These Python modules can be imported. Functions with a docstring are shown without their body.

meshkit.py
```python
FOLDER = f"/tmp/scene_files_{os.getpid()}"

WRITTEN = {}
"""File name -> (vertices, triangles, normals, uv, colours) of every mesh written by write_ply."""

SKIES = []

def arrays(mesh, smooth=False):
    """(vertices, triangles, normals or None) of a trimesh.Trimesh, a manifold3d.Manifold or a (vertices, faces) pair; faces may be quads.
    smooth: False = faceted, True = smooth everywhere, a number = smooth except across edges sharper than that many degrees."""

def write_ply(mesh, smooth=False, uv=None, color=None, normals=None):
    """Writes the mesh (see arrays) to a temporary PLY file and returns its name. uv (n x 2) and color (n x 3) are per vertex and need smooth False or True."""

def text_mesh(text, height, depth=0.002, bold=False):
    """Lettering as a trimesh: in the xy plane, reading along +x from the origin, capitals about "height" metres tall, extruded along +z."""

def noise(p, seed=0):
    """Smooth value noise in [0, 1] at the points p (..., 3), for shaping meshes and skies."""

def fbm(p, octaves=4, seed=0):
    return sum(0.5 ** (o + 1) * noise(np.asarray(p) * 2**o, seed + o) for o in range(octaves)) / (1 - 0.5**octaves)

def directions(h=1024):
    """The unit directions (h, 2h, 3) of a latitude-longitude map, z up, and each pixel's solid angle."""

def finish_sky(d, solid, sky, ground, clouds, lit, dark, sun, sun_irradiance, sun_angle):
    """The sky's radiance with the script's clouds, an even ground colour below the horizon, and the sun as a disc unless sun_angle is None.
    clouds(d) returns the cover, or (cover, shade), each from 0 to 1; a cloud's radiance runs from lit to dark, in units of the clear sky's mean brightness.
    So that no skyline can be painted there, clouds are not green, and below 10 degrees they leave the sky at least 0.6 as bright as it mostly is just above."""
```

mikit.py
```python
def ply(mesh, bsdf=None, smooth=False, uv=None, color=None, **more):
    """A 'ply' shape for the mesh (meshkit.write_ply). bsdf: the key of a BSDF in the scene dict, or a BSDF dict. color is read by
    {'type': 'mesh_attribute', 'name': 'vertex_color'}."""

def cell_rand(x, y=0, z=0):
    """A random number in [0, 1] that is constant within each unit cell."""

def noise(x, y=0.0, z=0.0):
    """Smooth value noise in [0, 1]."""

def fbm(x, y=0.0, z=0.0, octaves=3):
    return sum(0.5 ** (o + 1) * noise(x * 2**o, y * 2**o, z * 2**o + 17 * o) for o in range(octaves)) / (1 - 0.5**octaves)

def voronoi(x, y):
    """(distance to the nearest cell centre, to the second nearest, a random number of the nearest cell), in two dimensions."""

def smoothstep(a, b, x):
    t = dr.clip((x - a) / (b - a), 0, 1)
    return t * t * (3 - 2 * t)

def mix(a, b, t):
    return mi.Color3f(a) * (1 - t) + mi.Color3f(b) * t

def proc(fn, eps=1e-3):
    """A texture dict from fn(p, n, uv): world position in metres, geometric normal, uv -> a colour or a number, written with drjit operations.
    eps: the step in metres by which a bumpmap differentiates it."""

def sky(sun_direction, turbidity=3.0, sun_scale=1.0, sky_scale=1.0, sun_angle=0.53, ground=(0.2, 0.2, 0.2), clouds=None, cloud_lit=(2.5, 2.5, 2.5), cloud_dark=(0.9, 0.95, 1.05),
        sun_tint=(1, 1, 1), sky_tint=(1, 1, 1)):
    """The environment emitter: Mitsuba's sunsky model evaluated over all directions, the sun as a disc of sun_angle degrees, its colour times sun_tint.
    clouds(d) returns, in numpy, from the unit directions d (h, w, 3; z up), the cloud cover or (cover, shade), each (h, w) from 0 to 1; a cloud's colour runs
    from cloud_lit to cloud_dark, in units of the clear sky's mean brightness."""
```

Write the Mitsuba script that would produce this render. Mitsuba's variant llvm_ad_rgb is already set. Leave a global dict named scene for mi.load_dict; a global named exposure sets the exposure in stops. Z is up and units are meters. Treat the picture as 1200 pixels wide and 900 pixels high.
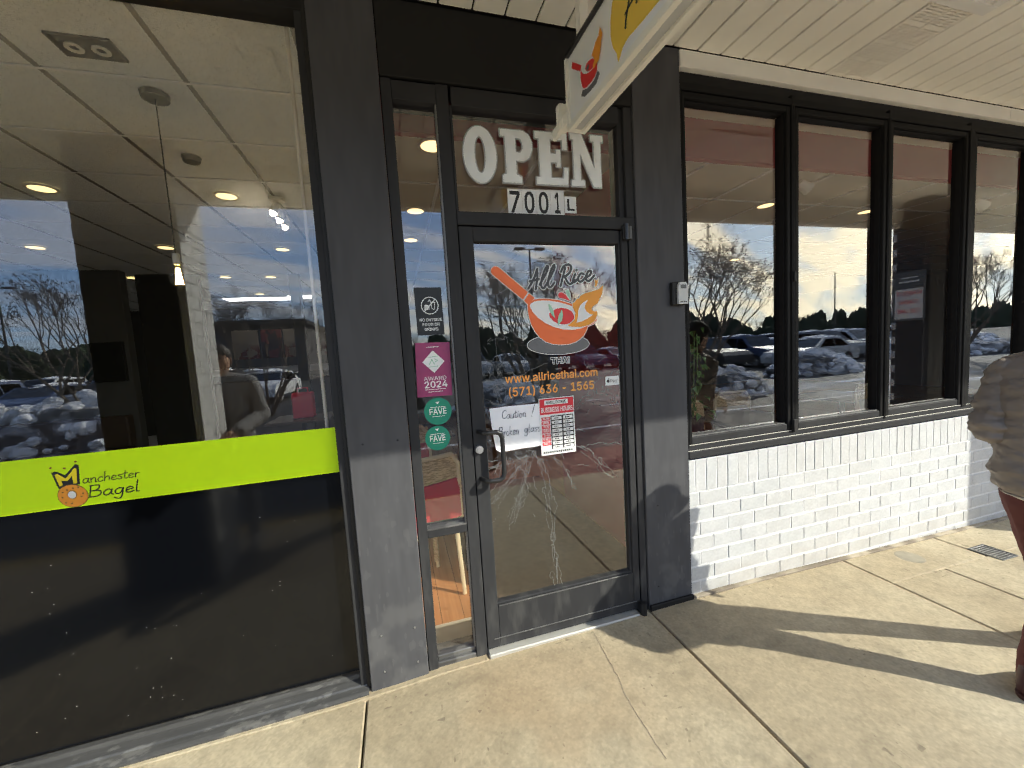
import math, random
import numpy as np, trimesh, drjit as dr, mitsuba as mi
import manifold3d as m3
import mikit, meshkit
from mikit import proc, noise, fbm, voronoi, cell_rand, smoothstep, mix
from shapely.geometry import Polygon, LineString, Point, box as sbox
from shapely.ops import unary_union
from shapely import affinity
T = mi.ScalarTransform4f
rng = random.Random(11)
nrg = np.random.default_rng(5)

# ------------------------------------------------------------------ camera, sky, exposure
exposure = 2.38
CAM = np.array([0.0, -1.87, 1.545])
FWD = np.array([0.27462052, 0.95784853, -0.08431942])
SUN = (0.793, -0.610, 0.632)
def _cam():
    f, rv = 462.967562, np.array([1.63382276, -0.28108392, 0.16549130])
    a = np.linalg.norm(rv); k = rv / a
    K = np.array([[0, -k[2], k[1]], [k[2], 0, -k[0]], [-k[1], k[0], 0]])
    M = np.eye(3) + math.sin(a) * K + (1 - math.cos(a)) * K @ K
    fwd, up = M[2], -M[1]
    return {'type': 'perspective', 'fov': math.degrees(2 * math.atan(600 / f)), 'fov_axis': 'x', 'near_clip': 0.02, 'far_clip': 2000.0,
            'to_world': T().look_at(origin=CAM.tolist(), target=(CAM + fwd).tolist(), up=up.tolist())}
def clouds(d):
    s = 1.0 / (d[..., 2] + 0.16)
    p = np.stack([d[..., 0] * s, d[..., 1] * s * 3.4 + d[..., 0] * s * 1.6, d[..., 2] * 0], -1)
    n = meshkit.fbm(p * 1.1 + 3.1, 5, 3) * 0.65 + meshkit.fbm(p * 3.3 + 9.0, 4, 8) * 0.35
    thick = np.clip((n - 0.40) / 0.20, 0, 1)
    h = np.maximum(np.hypot(d[..., 0], d[..., 1]), 1e-6)
    az = np.degrees(np.arccos(np.clip((d[..., 0] * 0.793 - d[..., 1] * 0.61) / h, -1, 1)))
    glow = np.exp(-(az / 48.0) ** 2) * np.exp(-(np.maximum(d[..., 2] - 0.05, 0) / 0.45) ** 2)
    low = np.clip(1 - d[..., 2] / 0.35, 0, 1)
    cover = np.clip(thick * (0.40 + 0.40 * glow) + 0.12 * low + 0.30 * glow * low, 0, 0.96)
    shade = np.clip(1.0 - 0.95 * glow + 0.5 * (0.5 - thick) * glow, 0, 1)
    return cover, shade
scene = {}
scene['camera'] = _cam()
scene['sky'] = mikit.sky(SUN, turbidity=3.2, sun_scale=1.0, sky_scale=1.3, clouds=clouds, cloud_lit=(7.4, 6.6, 4.7), cloud_dark=(2.1, 2.1, 2.15), sun_tint=(0.85, 1.05, 1.34), sky_tint=(0.82, 1.0, 1.24))

# ------------------------------------------------------------------ helpers
labels = {}
def lab(key, label=None, cat=None, group=None, kind=None):
    e = labels.setdefault(key, {})
    for k, v in (('label', label), ('category', cat), ('group', group), ('kind', kind)):
        if v: e[k] = v
    return key
_used = {}
def num(key):
    n = _used.get(key, -1) + 1
    _used[key] = n
    return key if n == 0 else f'{key}_{n:03d}'
def add(key, mesh, bsdf, smooth=False, **more):
    k = num(key)
    scene[k] = mikit.ply(mesh, bsdf, smooth=smooth, **more)
    return k
def put(key, d, to_world=None):
    k = num(key)
    scene[k] = {**d, 'to_world': to_world} if to_world is not None else d
    return k
def at(x, z, y):
    """(x, z) measured as if on the facade plane, corrected for an element set back by y"""
    s = (1.87 + y) / 1.87
    return x * s, 1.545 + (z - 1.545) * s
def bx(x0, x1, y0, y1, z0, z1, b=0.002):
    x0, x1 = min(x0, x1), max(x0, x1); y0, y1 = min(y0, y1), max(y0, y1); z0, z1 = min(z0, z1), max(z0, z1)
    b = min(b, (x1 - x0) * .45, (y1 - y0) * .45, (z1 - z0) * .45)
    if b <= 0:
        return trimesh.creation.box(bounds=[[x0, y0, z0], [x1, y1, z1]])
    P = []
    for X, sx in ((x0, 1), (x1, -1)):
        for Y, sy in ((y0, 1), (y1, -1)):
            for Z, sz in ((z0, 1), (z1, -1)):
                P += [(X, Y + sy * b, Z + sz * b), (X + sx * b, Y, Z + sz * b), (X + sx * b, Y + sy * b, Z)]
    return trimesh.convex.convex_hull(np.array(P))
cat = trimesh.util.concatenate
def cyl(p0, p1, r, r1=None, n=16):
    p0, p1 = np.array(p0, float), np.array(p1, float)
    r1 = r if r1 is None else r1
    d = p1 - p0; L = np.linalg.norm(d); d = d / L
    a = np.cross(d, [0, 0, 1] if abs(d[2]) < .9 else [1, 0, 0]); a /= np.linalg.norm(a); c = np.cross(d, a)
    t = np.arange(n) * 2 * np.pi / n
    ring = np.cos(t)[:, None] * a + np.sin(t)[:, None] * c
    v = np.vstack([p0 + ring * r, p1 + ring * r1, [p0], [p1]])
    i = np.arange(n); j = (i + 1) % n
    f = np.vstack([np.stack([i, j, j + n], 1), np.stack([i, j + n, i + n], 1), np.stack([j, i, i * 0 + 2 * n], 1), np.stack([i + n, j + n, i * 0 + 2 * n + 1], 1)])
    return trimesh.Trimesh(v, f, process=False)
def tube(pts, r, n=8):
    pts = [np.array(p, float) for p in pts]
    rr = r if hasattr(r, '__len__') else [r] * len(pts)
    return cat([cyl(pts[i], pts[i + 1], rr[i], rr[i + 1], n) for i in range(len(pts) - 1)] + [trimesh.creation.icosphere(1, rr[i]).apply_translation(pts[i]) for i in range(1, len(pts) - 1)])
FACE = np.array([[1, 0, 0, 0], [0, 0, -1, 0], [0, 1, 0, 0], [0, 0, 0, 1.0]])
def flat(poly, y, t=0.001):
    """a shapely shape given in (x, z), as a sheet t thick whose back lies on the plane y, facing the street"""
    polys = [g for g in getattr(poly, 'geoms', [poly]) if g.area > 1e-9]
    m = cat([trimesh.creation.extrude_polygon(g, t, engine='earcut') for g in polys])
    m.apply_transform(FACE)
    m.vertices[:, 1] += y
    return m
def stroke(pts, w):
    return LineString(pts).buffer(w / 2, quad_segs=3)
def txt(s, x0, x1, z0, h, y, bold=False, t=0.001):
    m = meshkit.text_mesh(s, h, t, bold)
    b = m.bounds
    m.vertices[:, 0] = x0 + (m.vertices[:, 0] - b[0, 0]) * (x1 - x0) / (b[1, 0] - b[0, 0])
    m.vertices[:, 1] += z0
    m.apply_transform(FACE)
    m.vertices[:, 1] += y
    return m
def tex(r, g, b): return {'type': 'rgb', 'value': [r, g, b]}
def pr(key, col, rough=.5, spec=.5, metal=0., **kw):
    scene[key] = {'type': 'principled', 'base_color': col if isinstance(col, dict) else tex(*col), 'roughness': rough, 'specular': spec, 'metallic': metal, **kw}
    return key
def bump(key, base, fn, scale, eps=1e-3):
    scene[key] = {'type': 'bumpmap', 'arbitrary': proc(fn, eps), 'scale': scale, 'bsdf': base}
    return key
def prd(col, rough=.5, spec=.5, **kw):
    return {'type': 'principled', 'base_color': col if isinstance(col, dict) else tex(*col), 'roughness': rough, 'specular': spec, **kw}

# ------------------------------------------------------------------ materials
def _concrete(p, n, uv):
    a = fbm(p.x * 1.3, p.y * 1.3, 3.0, 4); b = fbm(p.x * 26, p.y * 26, 1.0, 3); c = noise(p.x * 170, p.y * 170, 0.5)
    col = mix((.365, .30, .20), (.465, .40, .28), smoothstep(.3, .7, a))
    col = col * (0.80 + .26 * b + .16 * c)
    rust = smoothstep(.42, .62, fbm(p.x * 2.1 + 7, p.y * 2.1 + 3, 5.0, 4)) * smoothstep(.75, .15, dr.sqrt(dr.square(p.x - .55) + dr.square((p.y + .35) * 1.2)))
    col = mix(col, mi.Color3f(.36, .25, .145), rust * .40)
    dark = smoothstep(.56, .80, fbm(p.x * 7.0 + 2, p.y * 9.0, 9.0, 5))
    col = col * (1 - .13 * dark)
    spot = smoothstep(.88, .95, noise(p.x * 46, p.y * 46, 4.0)) * smoothstep(.5, .7, noise(p.x * 3, p.y * 3, 8.0))
    g = noise(p.x * 95, p.y * 95, 7.0)
    return col * (1 - .3 * spot) * (.90 + .20 * g)
def _concrete_h(p, n, uv):
    return fbm(p.x * 85, p.y * 85, 2.0, 3) * .8 + noise(p.x * 200, p.y * 200, 3.0) * .2
bump('concrete', prd(proc(_concrete), .82, .3), _concrete_h, .0027, .002)
pr('joint', (.055, .05, .042), .95)
def _asphalt(p, n, uv):
    a = fbm(p.x * .35, p.y * .35, 0, 4); c = noise(p.x * 60, p.y * 60, 1)
    wet = smoothstep(.45, .7, a)
    salt = smoothstep(-1.0, 6.0, p.x + 3 * (a - .5)) * smoothstep(-60, -3, p.y)
    return (mix((.030, .031, .033), (.055, .054, .052), wet) * (1 - salt) + mix((.13, .122, .108), (.24, .225, .195), wet) * salt) * (.75 + .5 * c)
pr('asphalt', proc(_asphalt), .75)
def _redpave(p, n, uv):
    a = fbm(p.x * 1.1, p.y * 1.1, 0, 4)
    return mix((.22, .10, .075), (.30, .15, .11), a) * (.8 + .4 * noise(p.x * 40, p.y * 40, 1))
pr('red_paving', proc(_redpave), .8)
pr('yellow_paint', (.62, .42, .06), .7); pr('white_paint', (.72, .72, .70), .7)
def _pillar(p, n, uv):
    a = fbm(p.x * 5, p.y * 5, p.z * 1.2, 4); b = fbm(p.x * 40, p.y * 3, p.z * 5, 3)
    k = smoothstep(.50, .72, fbm(p.x * 10 + 4, 0, p.z * 6, 4)) * smoothstep(1.2, .1, p.z)
    col = mix((.068, .068, .073), (.096, .096, .102), a) * (.86 + .28 * b)
    sc = smoothstep(.80, .86, noise(p.x * 60, 3, p.z * 18)) * smoothstep(1.4, .3, p.z)
    return mix(col, mi.Color3f(.22, .215, .205), k * .22 + sc * .12)
bump('pillar_paint', prd(proc(_pillar), .6, .12), lambda p, n, uv: fbm(p.x * 30, p.y * 30, p.z * 4, 3), .0011, .004)
def _frame(p, n, uv):
    a = fbm(p.x * 9, p.y * 9, p.z * 3, 4)
    d = smoothstep(.5, .75, fbm(p.x * 22, p.y * 22, p.z * 5 + 3, 4)) * smoothstep(1.1, .0, p.z)
    return mix(mix((.030, .030, .032), (.05, .05, .052), a), mi.Color3f(.13, .127, .12), d * .35)
pr('frame_paint', proc(_frame), .5, .10)
pr('header_black', (.018, .0175, .0172), .6, .2)
pr('sash_black', (.016, .0158, .016), .5, .07)
pr('gasket', (.010, .010, .010), .6)
def _alu(p, n, uv):
    a = fbm(p.x * 3, p.y * 60, p.z * 60, 4); b = smoothstep(.52, .7, fbm(p.x * 16, p.y * 40, 2.0, 4))
    return mix(mix((.06, .06, .062), (.15, .148, .145), a), mi.Color3f(.34, .33, .31), b * .35)
pr('worn_aluminium', proc(_alu), .4, .5, .35)
pr('bright_metal', (.62, .62, .62), .32, .5, .85)
pr('dark_metal', (.05, .05, .052), .3, .5, .6)
pr('threshold_metal', (.50, .485, .44), .45, .5, .3)
def _wbrick(p, n, uv):
    a = fbm(p.x * 11, p.y * 11, p.z * 11, 4); c = noise(p.x * 90, p.y * 90, p.z * 90)
    dirt = smoothstep(.25, .0, p.z) * fbm(p.x * 6, 1, p.z * 9, 4)
    col = mix((.53, .53, .525), (.625, .624, .62), a) * (.88 + .14 * c)
    return mix(col, mi.Color3f(.38, .33, .26), dirt * .55)
for i, (s, tint) in enumerate(((1., (1, 1, 1)), (.98, (1, .995, .985)), (.995, (.99, 1, 1.0)))):
    bump(f'white_brick_{i}', prd(proc((lambda s, tint: lambda p, n, uv: _wbrick(p, n, uv) * s * mi.Color3f(*tint))(s, tint)), .62, .4),
         (lambda s: lambda p, n, uv: fbm(p.x * 55 + s * 9, p.y * 55, p.z * 55, 3))(s), .0022, .002)
pr('mortar_white', (.66, .655, .645), .85)
pr('cover_grey', proc(lambda p, n, uv: mix((.24, .215, .165), (.36, .32, .24), fbm(p.x * 24, p.y * 24, 1.0, 3))), .85)
pr('mortar_grey', (.30, .295, .28), .9)
pr('base_mortar', proc(lambda p, n, uv: mix((.20, .165, .125), (.42, .36, .27), smoothstep(.3, .7, fbm(p.x * 9, p.y * 9, p.z * 20, 4)))), .9)
pr('sill_brick', proc(lambda p, n, uv: mix((.60, .57, .44), (.74, .71, .58), fbm(p.x * 9, p.y * 20, 1.0, 4))), .7)
pr('white_trim', proc(lambda p, n, uv: mix((.86, .84, .76), (.90, .885, .81), fbm(p.x * 4, p.y * 4, p.z * 14, 4))), .5)
def _soffit(p, n, uv):
    return mix((.86, .83, .74), (.91, .885, .80), fbm(p.x * 2, p.y * 1.2, 0, 4))
pr('soffit_paint', proc(_soffit), .55)
pr('vent_dark', (.035, .032, .028), .9)
scene['window_glass'] = {'type': 'thindielectric', 'int_ior': 1.9}
scene['lower_glass'] = {'type': 'thindielectric', 'int_ior': 1.75}
pr('black_glass', (.003, .0035, .005), .10, .42)
pr('green_film', (.66, .97, .004), .45, .4)
pr('logo_black', (.016, .016, .016), .5); pr('logo_orange', (.86, .17, .045), .5); pr('logo_red', (.75, .05, .05), .5)
pr('logo_amber', (.85, .34, .04), .5); pr('logo_white', (.82, .82, .80), .5); pr('logo_grey', (.15, .15, .155), .5)
pr('logo_green', (.36, .62, .45), .5); pr('logo_yellow', (.90, .72, .02), .5); pr('bagel_orange', (.88, .34, .035), .5)
pr('logo_brown', (.22, .09, .03), .5); pr('text_orange', (.90, .36, .08), .5); pr('script_grey', (.05, .052, .056), .5)
pr('sticker_black', (.018, .020, .021), .5); pr('award_plum', (.34, .05, .15), .45); pr('fave_green', (.02, .27, .17), .45)
pr('paper_white', (.90, .90, .93), .7); pr('ink_blue', (.03, .035, .07), .7); pr('sheet_white', (.78, .78, .76), .5); pr('sheet_red', (.65, .03, .045), .5)
pr('plate_white', (.80, .79, .76), .55)
scene['letter_white'] = prd((.90, .92, .91), .35, .5)
pr('letter_edge', (.42, .43, .42), .4)
scene['clear_acrylic'] = {'type': 'thindielectric', 'int_ior': 1.5}
pr('sign_white', proc(lambda p, n, uv: mix((.86, .86, .83), (.90, .90, .88), fbm(p.y * 3, p.x, p.z * 3, 3))), .4)
pr('sign_cream', (.90, .87, .77), .45); pr('sign_bubble', (.88, .60, .08), .5)
scene['crack_white'] = {'type': 'twosided', 'bsdf': prd((.26, .265, .26), .35, .6)}
scene['tape_gloss'] = {'type': 'twosided', 'bsdf': prd((.36, .35, .33), .3, .7)}
pr('keybox_grey', (.55, .555, .54), .4); pr('keybox_dark', (.10, .105, .105), .4)
# interiors
def _tile(p, n, uv):
    c = noise(p.x * 120, p.y * 120, 1); s = smoothstep(.72, .80, noise(p.x * 300, p.y * 300, 2))
    return mi.Color3f(.84, .86, .83) * (.92 + .1 * c) * (1 - .25 * s)
pr('ceiling_tile_m', proc(_tile), .9, .2); pr('ceiling_rail', (.88, .88, .86), .5); pr('ceiling_rail_dark', (.20, .195, .18), .6)
pr('ceiling_beige', (.62, .56, .47), .85)
pr('wall_grey', (.115, .12, .118), .8)
pr('wall_pale', (.80, .80, .78), .8)
pr('wall_black', (.018, .018, .018), .8)
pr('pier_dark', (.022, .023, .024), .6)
pr('mat_brown', proc(lambda p, n, uv: mix((.045, .03, .022), (.075, .052, .038), fbm(p.x * 30, p.y * 30, 0, 3))), .95); pr('wall_dark', (.05, .05, .05), .8); pr('wall_maroon', (.40, .06, .07), .7)
pr('wall_cream', (.45, .42, .36), .8); pr('wall_olive', (.16, .19, .17), .8)
pr('floor_grey', (.60, .60, .59), .5)
def _wood(p, n, uv):
    row = dr.floor(p.x / .13); g = fbm(p.x * 60, p.y * 3 + row * 7.3, row, 4)
    gap = smoothstep(.0, .03, dr.abs(p.x / .13 - row - .5) * -1 + .5)
    return mix((.36, .135, .045), (.55, .25, .095), g * .7 + .3 * cell_rand(row, dr.floor(p.y / 1.1 + row * .37))) * (.35 + .65 * gap)
pr('wood_floor', proc(_wood), .42)
pr('cream_tile', (.46, .40, .29), .5)
pr('rattan', proc(lambda p, n, uv: mix((.42, .27, .12), (.68, .50, .26), smoothstep(.35, .65, fbm(p.x * 40, p.y * 40, p.z * 160, 2)))), .55)
pr('rattan_pale', (.74, .60, .36), .5); pr('red_fabric', (.55, .02, .04), .8); pr('table_dark', (.09, .06, .045), .4)
pr('leaf_green', (.07, .16, .03), .45); pr('pot_dark', (.05, .04, .04), .5)
pr('fixture_white', (.80, .79, .75), .5); pr('lamp_ring', (.7, .68, .6), .5)
pr('screen_black', (.012, .012, .013), .2, .5)
pr('menu_paper', proc(lambda p, n, uv: mix((.12, .105, .085), (.07, .014, .010), smoothstep(.52, .6, fbm(p.x * 7, p.z * 7, 3.0, 4)) * smoothstep(2.15, 1.9, p.z))), .5)
pr('menu_dark', proc(lambda p, n, uv: mix((.02, .014, .012), (.07, .012, .010), smoothstep(.55, .62, fbm(p.x * 6 + 4, p.z * 6, 3.0, 4)))), .5)
pr('stainless', (.42, .43, .44), .35, .5, .6); pr('pink_plastic', (.70, .06, .12), .5); pr('jamb_beige', (.70, .64, .52), .6)
# street
pr('snow', proc(lambda p, n, uv: mix((.60, .60, .60), (.88, .89, .91), smoothstep(.34, .6, fbm(p.x * 2.5, p.y * 2.5, p.z * 2.5, 4)))), .85)
pr('dirty_snow', proc(lambda p, n, uv: mix((.10, .10, .10), (.42, .42, .43), smoothstep(.4, .62, fbm(p.x * 3, p.y * 3, p.z * 3, 4)))), .9)
pr('bark', (.13, .105, .08), .9); pr('bark_far', (.085, .072, .06), .9); pr('evergreen', (.03, .045, .022), .9)
pr('car_glass', (.02, .022, .025), .08, .7); pr('tyre', (.02, .02, .02), .9); pr('rim_grey', (.45, .45, .45), .4, .5, .5)
for k, c in dict(silver=(.42, .43, .44), white=(.75, .75, .74), black=(.02, .02, .022), red=(.30, .02, .025), blue=(.04, .07, .16), grey=(.16, .17, .18)).items():
    pr(f'car_{k}', c, .3, .5, clearcoat=.6)
pr('tail_red', (.4, .01, .01), .3); pr('head_clear', (.7, .7, .7), .2)
pr('far_wall', (.12, .11, .105), .85); pr('far_roof', (.06, .058, .056), .9); pr('far_window', (.03, .035, .04), .15, .6)
# people
pr('skin', (.50, .31, .22), .5); pr('hair_dark', (.03, .02, .015), .6)
def _puff(p, n, uv):
    return mix((.205, .17, .14), (.29, .245, .205), fbm(p.x * 13, p.y * 13, p.z * 22, 4))
bump('jacket_taupe', prd(proc(_puff), .55, .35, sheen=.3), lambda p, n, uv: fbm(p.x * 16, p.y * 16, p.z * 44, 4), .020, .004)
pr('lining_cream', (.62, .56, .47), .9); pr('trouser_maroon', (.11, .028, .025), .8); pr('shoe_maroon', (.055, .016, .016), .5); pr('sole_white', (.5, .48, .45), .7)
pr('cloth_light', (.22, .22, .225), .85); pr('cloth_navy', (.03, .035, .055), .85); pr('cloth_jean', (.09, .11, .16), .85); pr('cap_dark', (.03, .03, .033), .8)

# ------------------------------------------------------------------ ground
XS = [-9., -1.5, -.25, .1, 1.5, 1.9, 4.3, 6., 9., 14.]
ZS = [-.05, -.03, -.02, 0., .018, .018, -.038, -.07, -.07, -.07]
def z0(x): return np.interp(x, XS, ZS)
def slab(x0, x1, y0, y1, th=.12, b=.006, n=14):
    xs = np.r_[x0, x0 + b, np.linspace(x0 + .05, x1 - .05, n), x1 - b, x1]
    ys = np.r_[y0, y0 + b, y1]
    def top(x, y):
        e = (abs(x - x0) < 1e-9) | (abs(x - x1) < 1e-9) | (abs(y - y0) < 1e-9)
        return z0(x) - b * e
    X, Y = np.meshgrid(xs, ys, indexing='ij')
    Z = top(X, Y)
    v = np.stack([X, Y, Z], -1).reshape(-1, 3); nx, ny = X.shape
    f = []
    idx = lambda i, j: i * ny + j
    for i in range(nx - 1):
        for j in range(ny - 1):
            f += [(idx(i, j), idx(i + 1, j), idx(i + 1, j + 1)), (idx(i, j), idx(i + 1, j + 1), idx(i, j + 1))]
    loop = [idx(i, 0) for i in range(nx)] + [idx(nx - 1, j) for j in range(1, ny)] + [idx(i, ny - 1) for i in range(nx - 2, -1, -1)] + [idx(0, j) for j in range(ny - 2, 0, -1)]
    base = len(v); low = v[loop].copy(); low[:, 2] -= th
    v = np.vstack([v, low]); L = len(loop)
    for k in range(L):
        a, c = loop[k], loop[(k + 1) % L]
        f += [(a, base + k, base + (k + 1) % L), (a, base + (k + 1) % L, c)]
    return trimesh.Trimesh(v, np.array(f), process=False)
JX = [-9.4, -7.88, -6.36, -4.84, -3.32, -1.79, -.262, 1.27, 2.775, 3.25, 4.80, 6.32, 7.84, 9.4, 11.0, 13.0]
YC = -2.28
lab(add('sidewalk', cat([bx(-9.4, 13.0, YC + .1, .02, -.35, -.16, 0)]), 'joint'), 'concrete sidewalk running along the shopfronts', 'sidewalk', kind='structure')
for a, c in zip(JX[:-1], JX[1:]):
    if a == 2.775:
        P = slab(a + .004, c - .004, YC, -.30, n=4); add('sidewalk__slab', P, 'concrete')
        add('sidewalk__slab', slab(a + .004, 3.69, -.294, .03, n=6), 'concrete')
    elif a == 3.25:
        add('sidewalk__slab', slab(a + .004, c - .004, YC, -.30), 'concrete')
        add('sidewalk__slab', slab(3.70, c - .004, -.294, .03, n=6), 'concrete')
    else:
        add('sidewalk__slab', slab(a + .004, c - .004, YC, .03), 'concrete')
# hairline crack in the slab before the door
pts = [(.893, -.05), (.886, -.12), (.876, -.19), (.871, -.25), (.862, -.33), (.845, -.42), (.838, -.50), (.834, -.58), (.831, -.66), (.835, -.74)]
fine = []
for (a, b), (c, d) in zip(pts[:-1], pts[1:]):
    for k in range(4):
        t = k / 4; fine.append((a + (c - a) * t + rng.uniform(-.003, .003), b + (d - b) * t))
crk = trimesh.creation.extrude_polygon(LineString(fine).buffer(.0009), .0012, engine='earcut')
crk.vertices[:, 2] += z0(crk.vertices[:, 0]) + .0002
add('sidewalk__crack', crk, 'base_mortar'); lab('sidewalk__crack', 'hairline crack running out from the doorway')
# pale mortar strip between shopfront and walk
def strip(x0, x1, y0, y1, h, key, m):
    s = cat([bx(x0, x1, y0, y1, -.05, h, .004)]); s = s.subdivide_to_size(.3)
    s.vertices[:, 2] += z0(s.vertices[:, 0]); return add(key, s, m)
strip(-3.3, .32, -.028, .03, .006, 'sidewalk__edge_strip', 'concrete')
strip(1.58, 6.3, -.020, .02, .012, 'sidewalk__edge_strip', 'base_mortar')
# drain grate
def grate(x0, x1, y0, y1, z):
    m = [bx(x0, x1, y0, y0 + .012, z - .01, z + .004, .001), bx(x0, x1, y1 - .012, y1, z - .01, z + .004, .001), bx(x0, x0 + .012, y0, y1, z - .01, z + .004, .001), bx(x1 - .012, x1, y0, y1, z - .01, z + .004, .001)]
    for k in range(9):
        yy = y0 + .016 + k * (y1 - y0 - .03) / 8
        m.append(bx(x0 + .012, x1 - .012, yy, yy + .008, z - .006, z + .003, .001))
    return cat(m)
zg = float(z0(3.78))
k = add('drain_grate', bx(3.70, 3.865, -.365, -.195, zg - .002, zg + .0012, 0), 'joint'); lab(k, 'rectangular metal drain grate set in the sidewalk', 'drain grate')
add('drain_grate__bar', grate(3.70, 3.865, -.365, -.195, zg + .002), 'worn_aluminium')
zc_ = float(z0(3.27))
k = add('cleanout_cover', cyl((3.22, -.135, zc_ - .01), (3.22, -.135, zc_ + .003), .075, n=32), 'cover_grey'); lab(k, 'round concrete coloured cleanout cover in the sidewalk near the brick wall', 'cleanout cover')
add('cleanout_cover__rim', trimesh.creation.annulus(.075, .079, .008).apply_translation((3.22, -.135, zc_ - .0025)), 'base_mortar')
# curb and lot
k = add('curb', cat([bx(-9.4 + 2.8 * i, -9.4 + 2.8 * i + 2.792, YC - .15, YC - .004, -.4, -.055, .015) for i in range(8)]), 'concrete'); lab(k, 'concrete curb at the edge of the walk', 'curb', kind='structure')
add('curb__painted_edge', bx(-9.4, 13, YC - .151, YC - .05, -.052, -.050, 0), 'yellow_paint')
k = add('parking_lot', bx(-300, 300, -500, YC - .1, -1.2, -.16, 0), 'asphalt'); lab(k, 'asphalt parking lot reflected in the glass', 'parking lot', kind='structure')
add('parking_lot__fire_lane', bx(.9, 13, -3.9, YC - .16, -.158, -.156, 0), 'red_paving')
for i in range(9):
    add('parking_lot__stripe', bx(5 + i * 2.7, 5.1 + i * 2.7, -18, -12.6, -.157, -.155, 0), 'white_paint')
add('parking_lot__lane_line', bx(-20, 40, -5.45, -5.32, -.157, -.1545, 0), 'white_paint')
def track(x0, y0, ang, L, w):
    n = 30; t = np.linspace(0, 1, n)
    pts = [(x0 + math.cos(ang) * L * s + .25 * math.sin(5 * s), y0 + math.sin(ang) * L * s) for s in t]
    m = trimesh.creation.extrude_polygon(LineString(pts).buffer(w).simplify(.01), .006, engine='earcut'); m.vertices[:, 2] += -.158; return m
tr = [track(6 + rng.uniform(-1, 5), -6.0 - .5 * i + rng.uniform(-.2, .2), rng.uniform(-.12, .06), rng.uniform(6, 13), rng.uniform(.05, .12)) for i in range(7)]
k = add('snow_streaks', cat(tr), 'snow'); lab(k, 'thin snow streaks packed on the lot', 'snow', kind='stuff')

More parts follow.
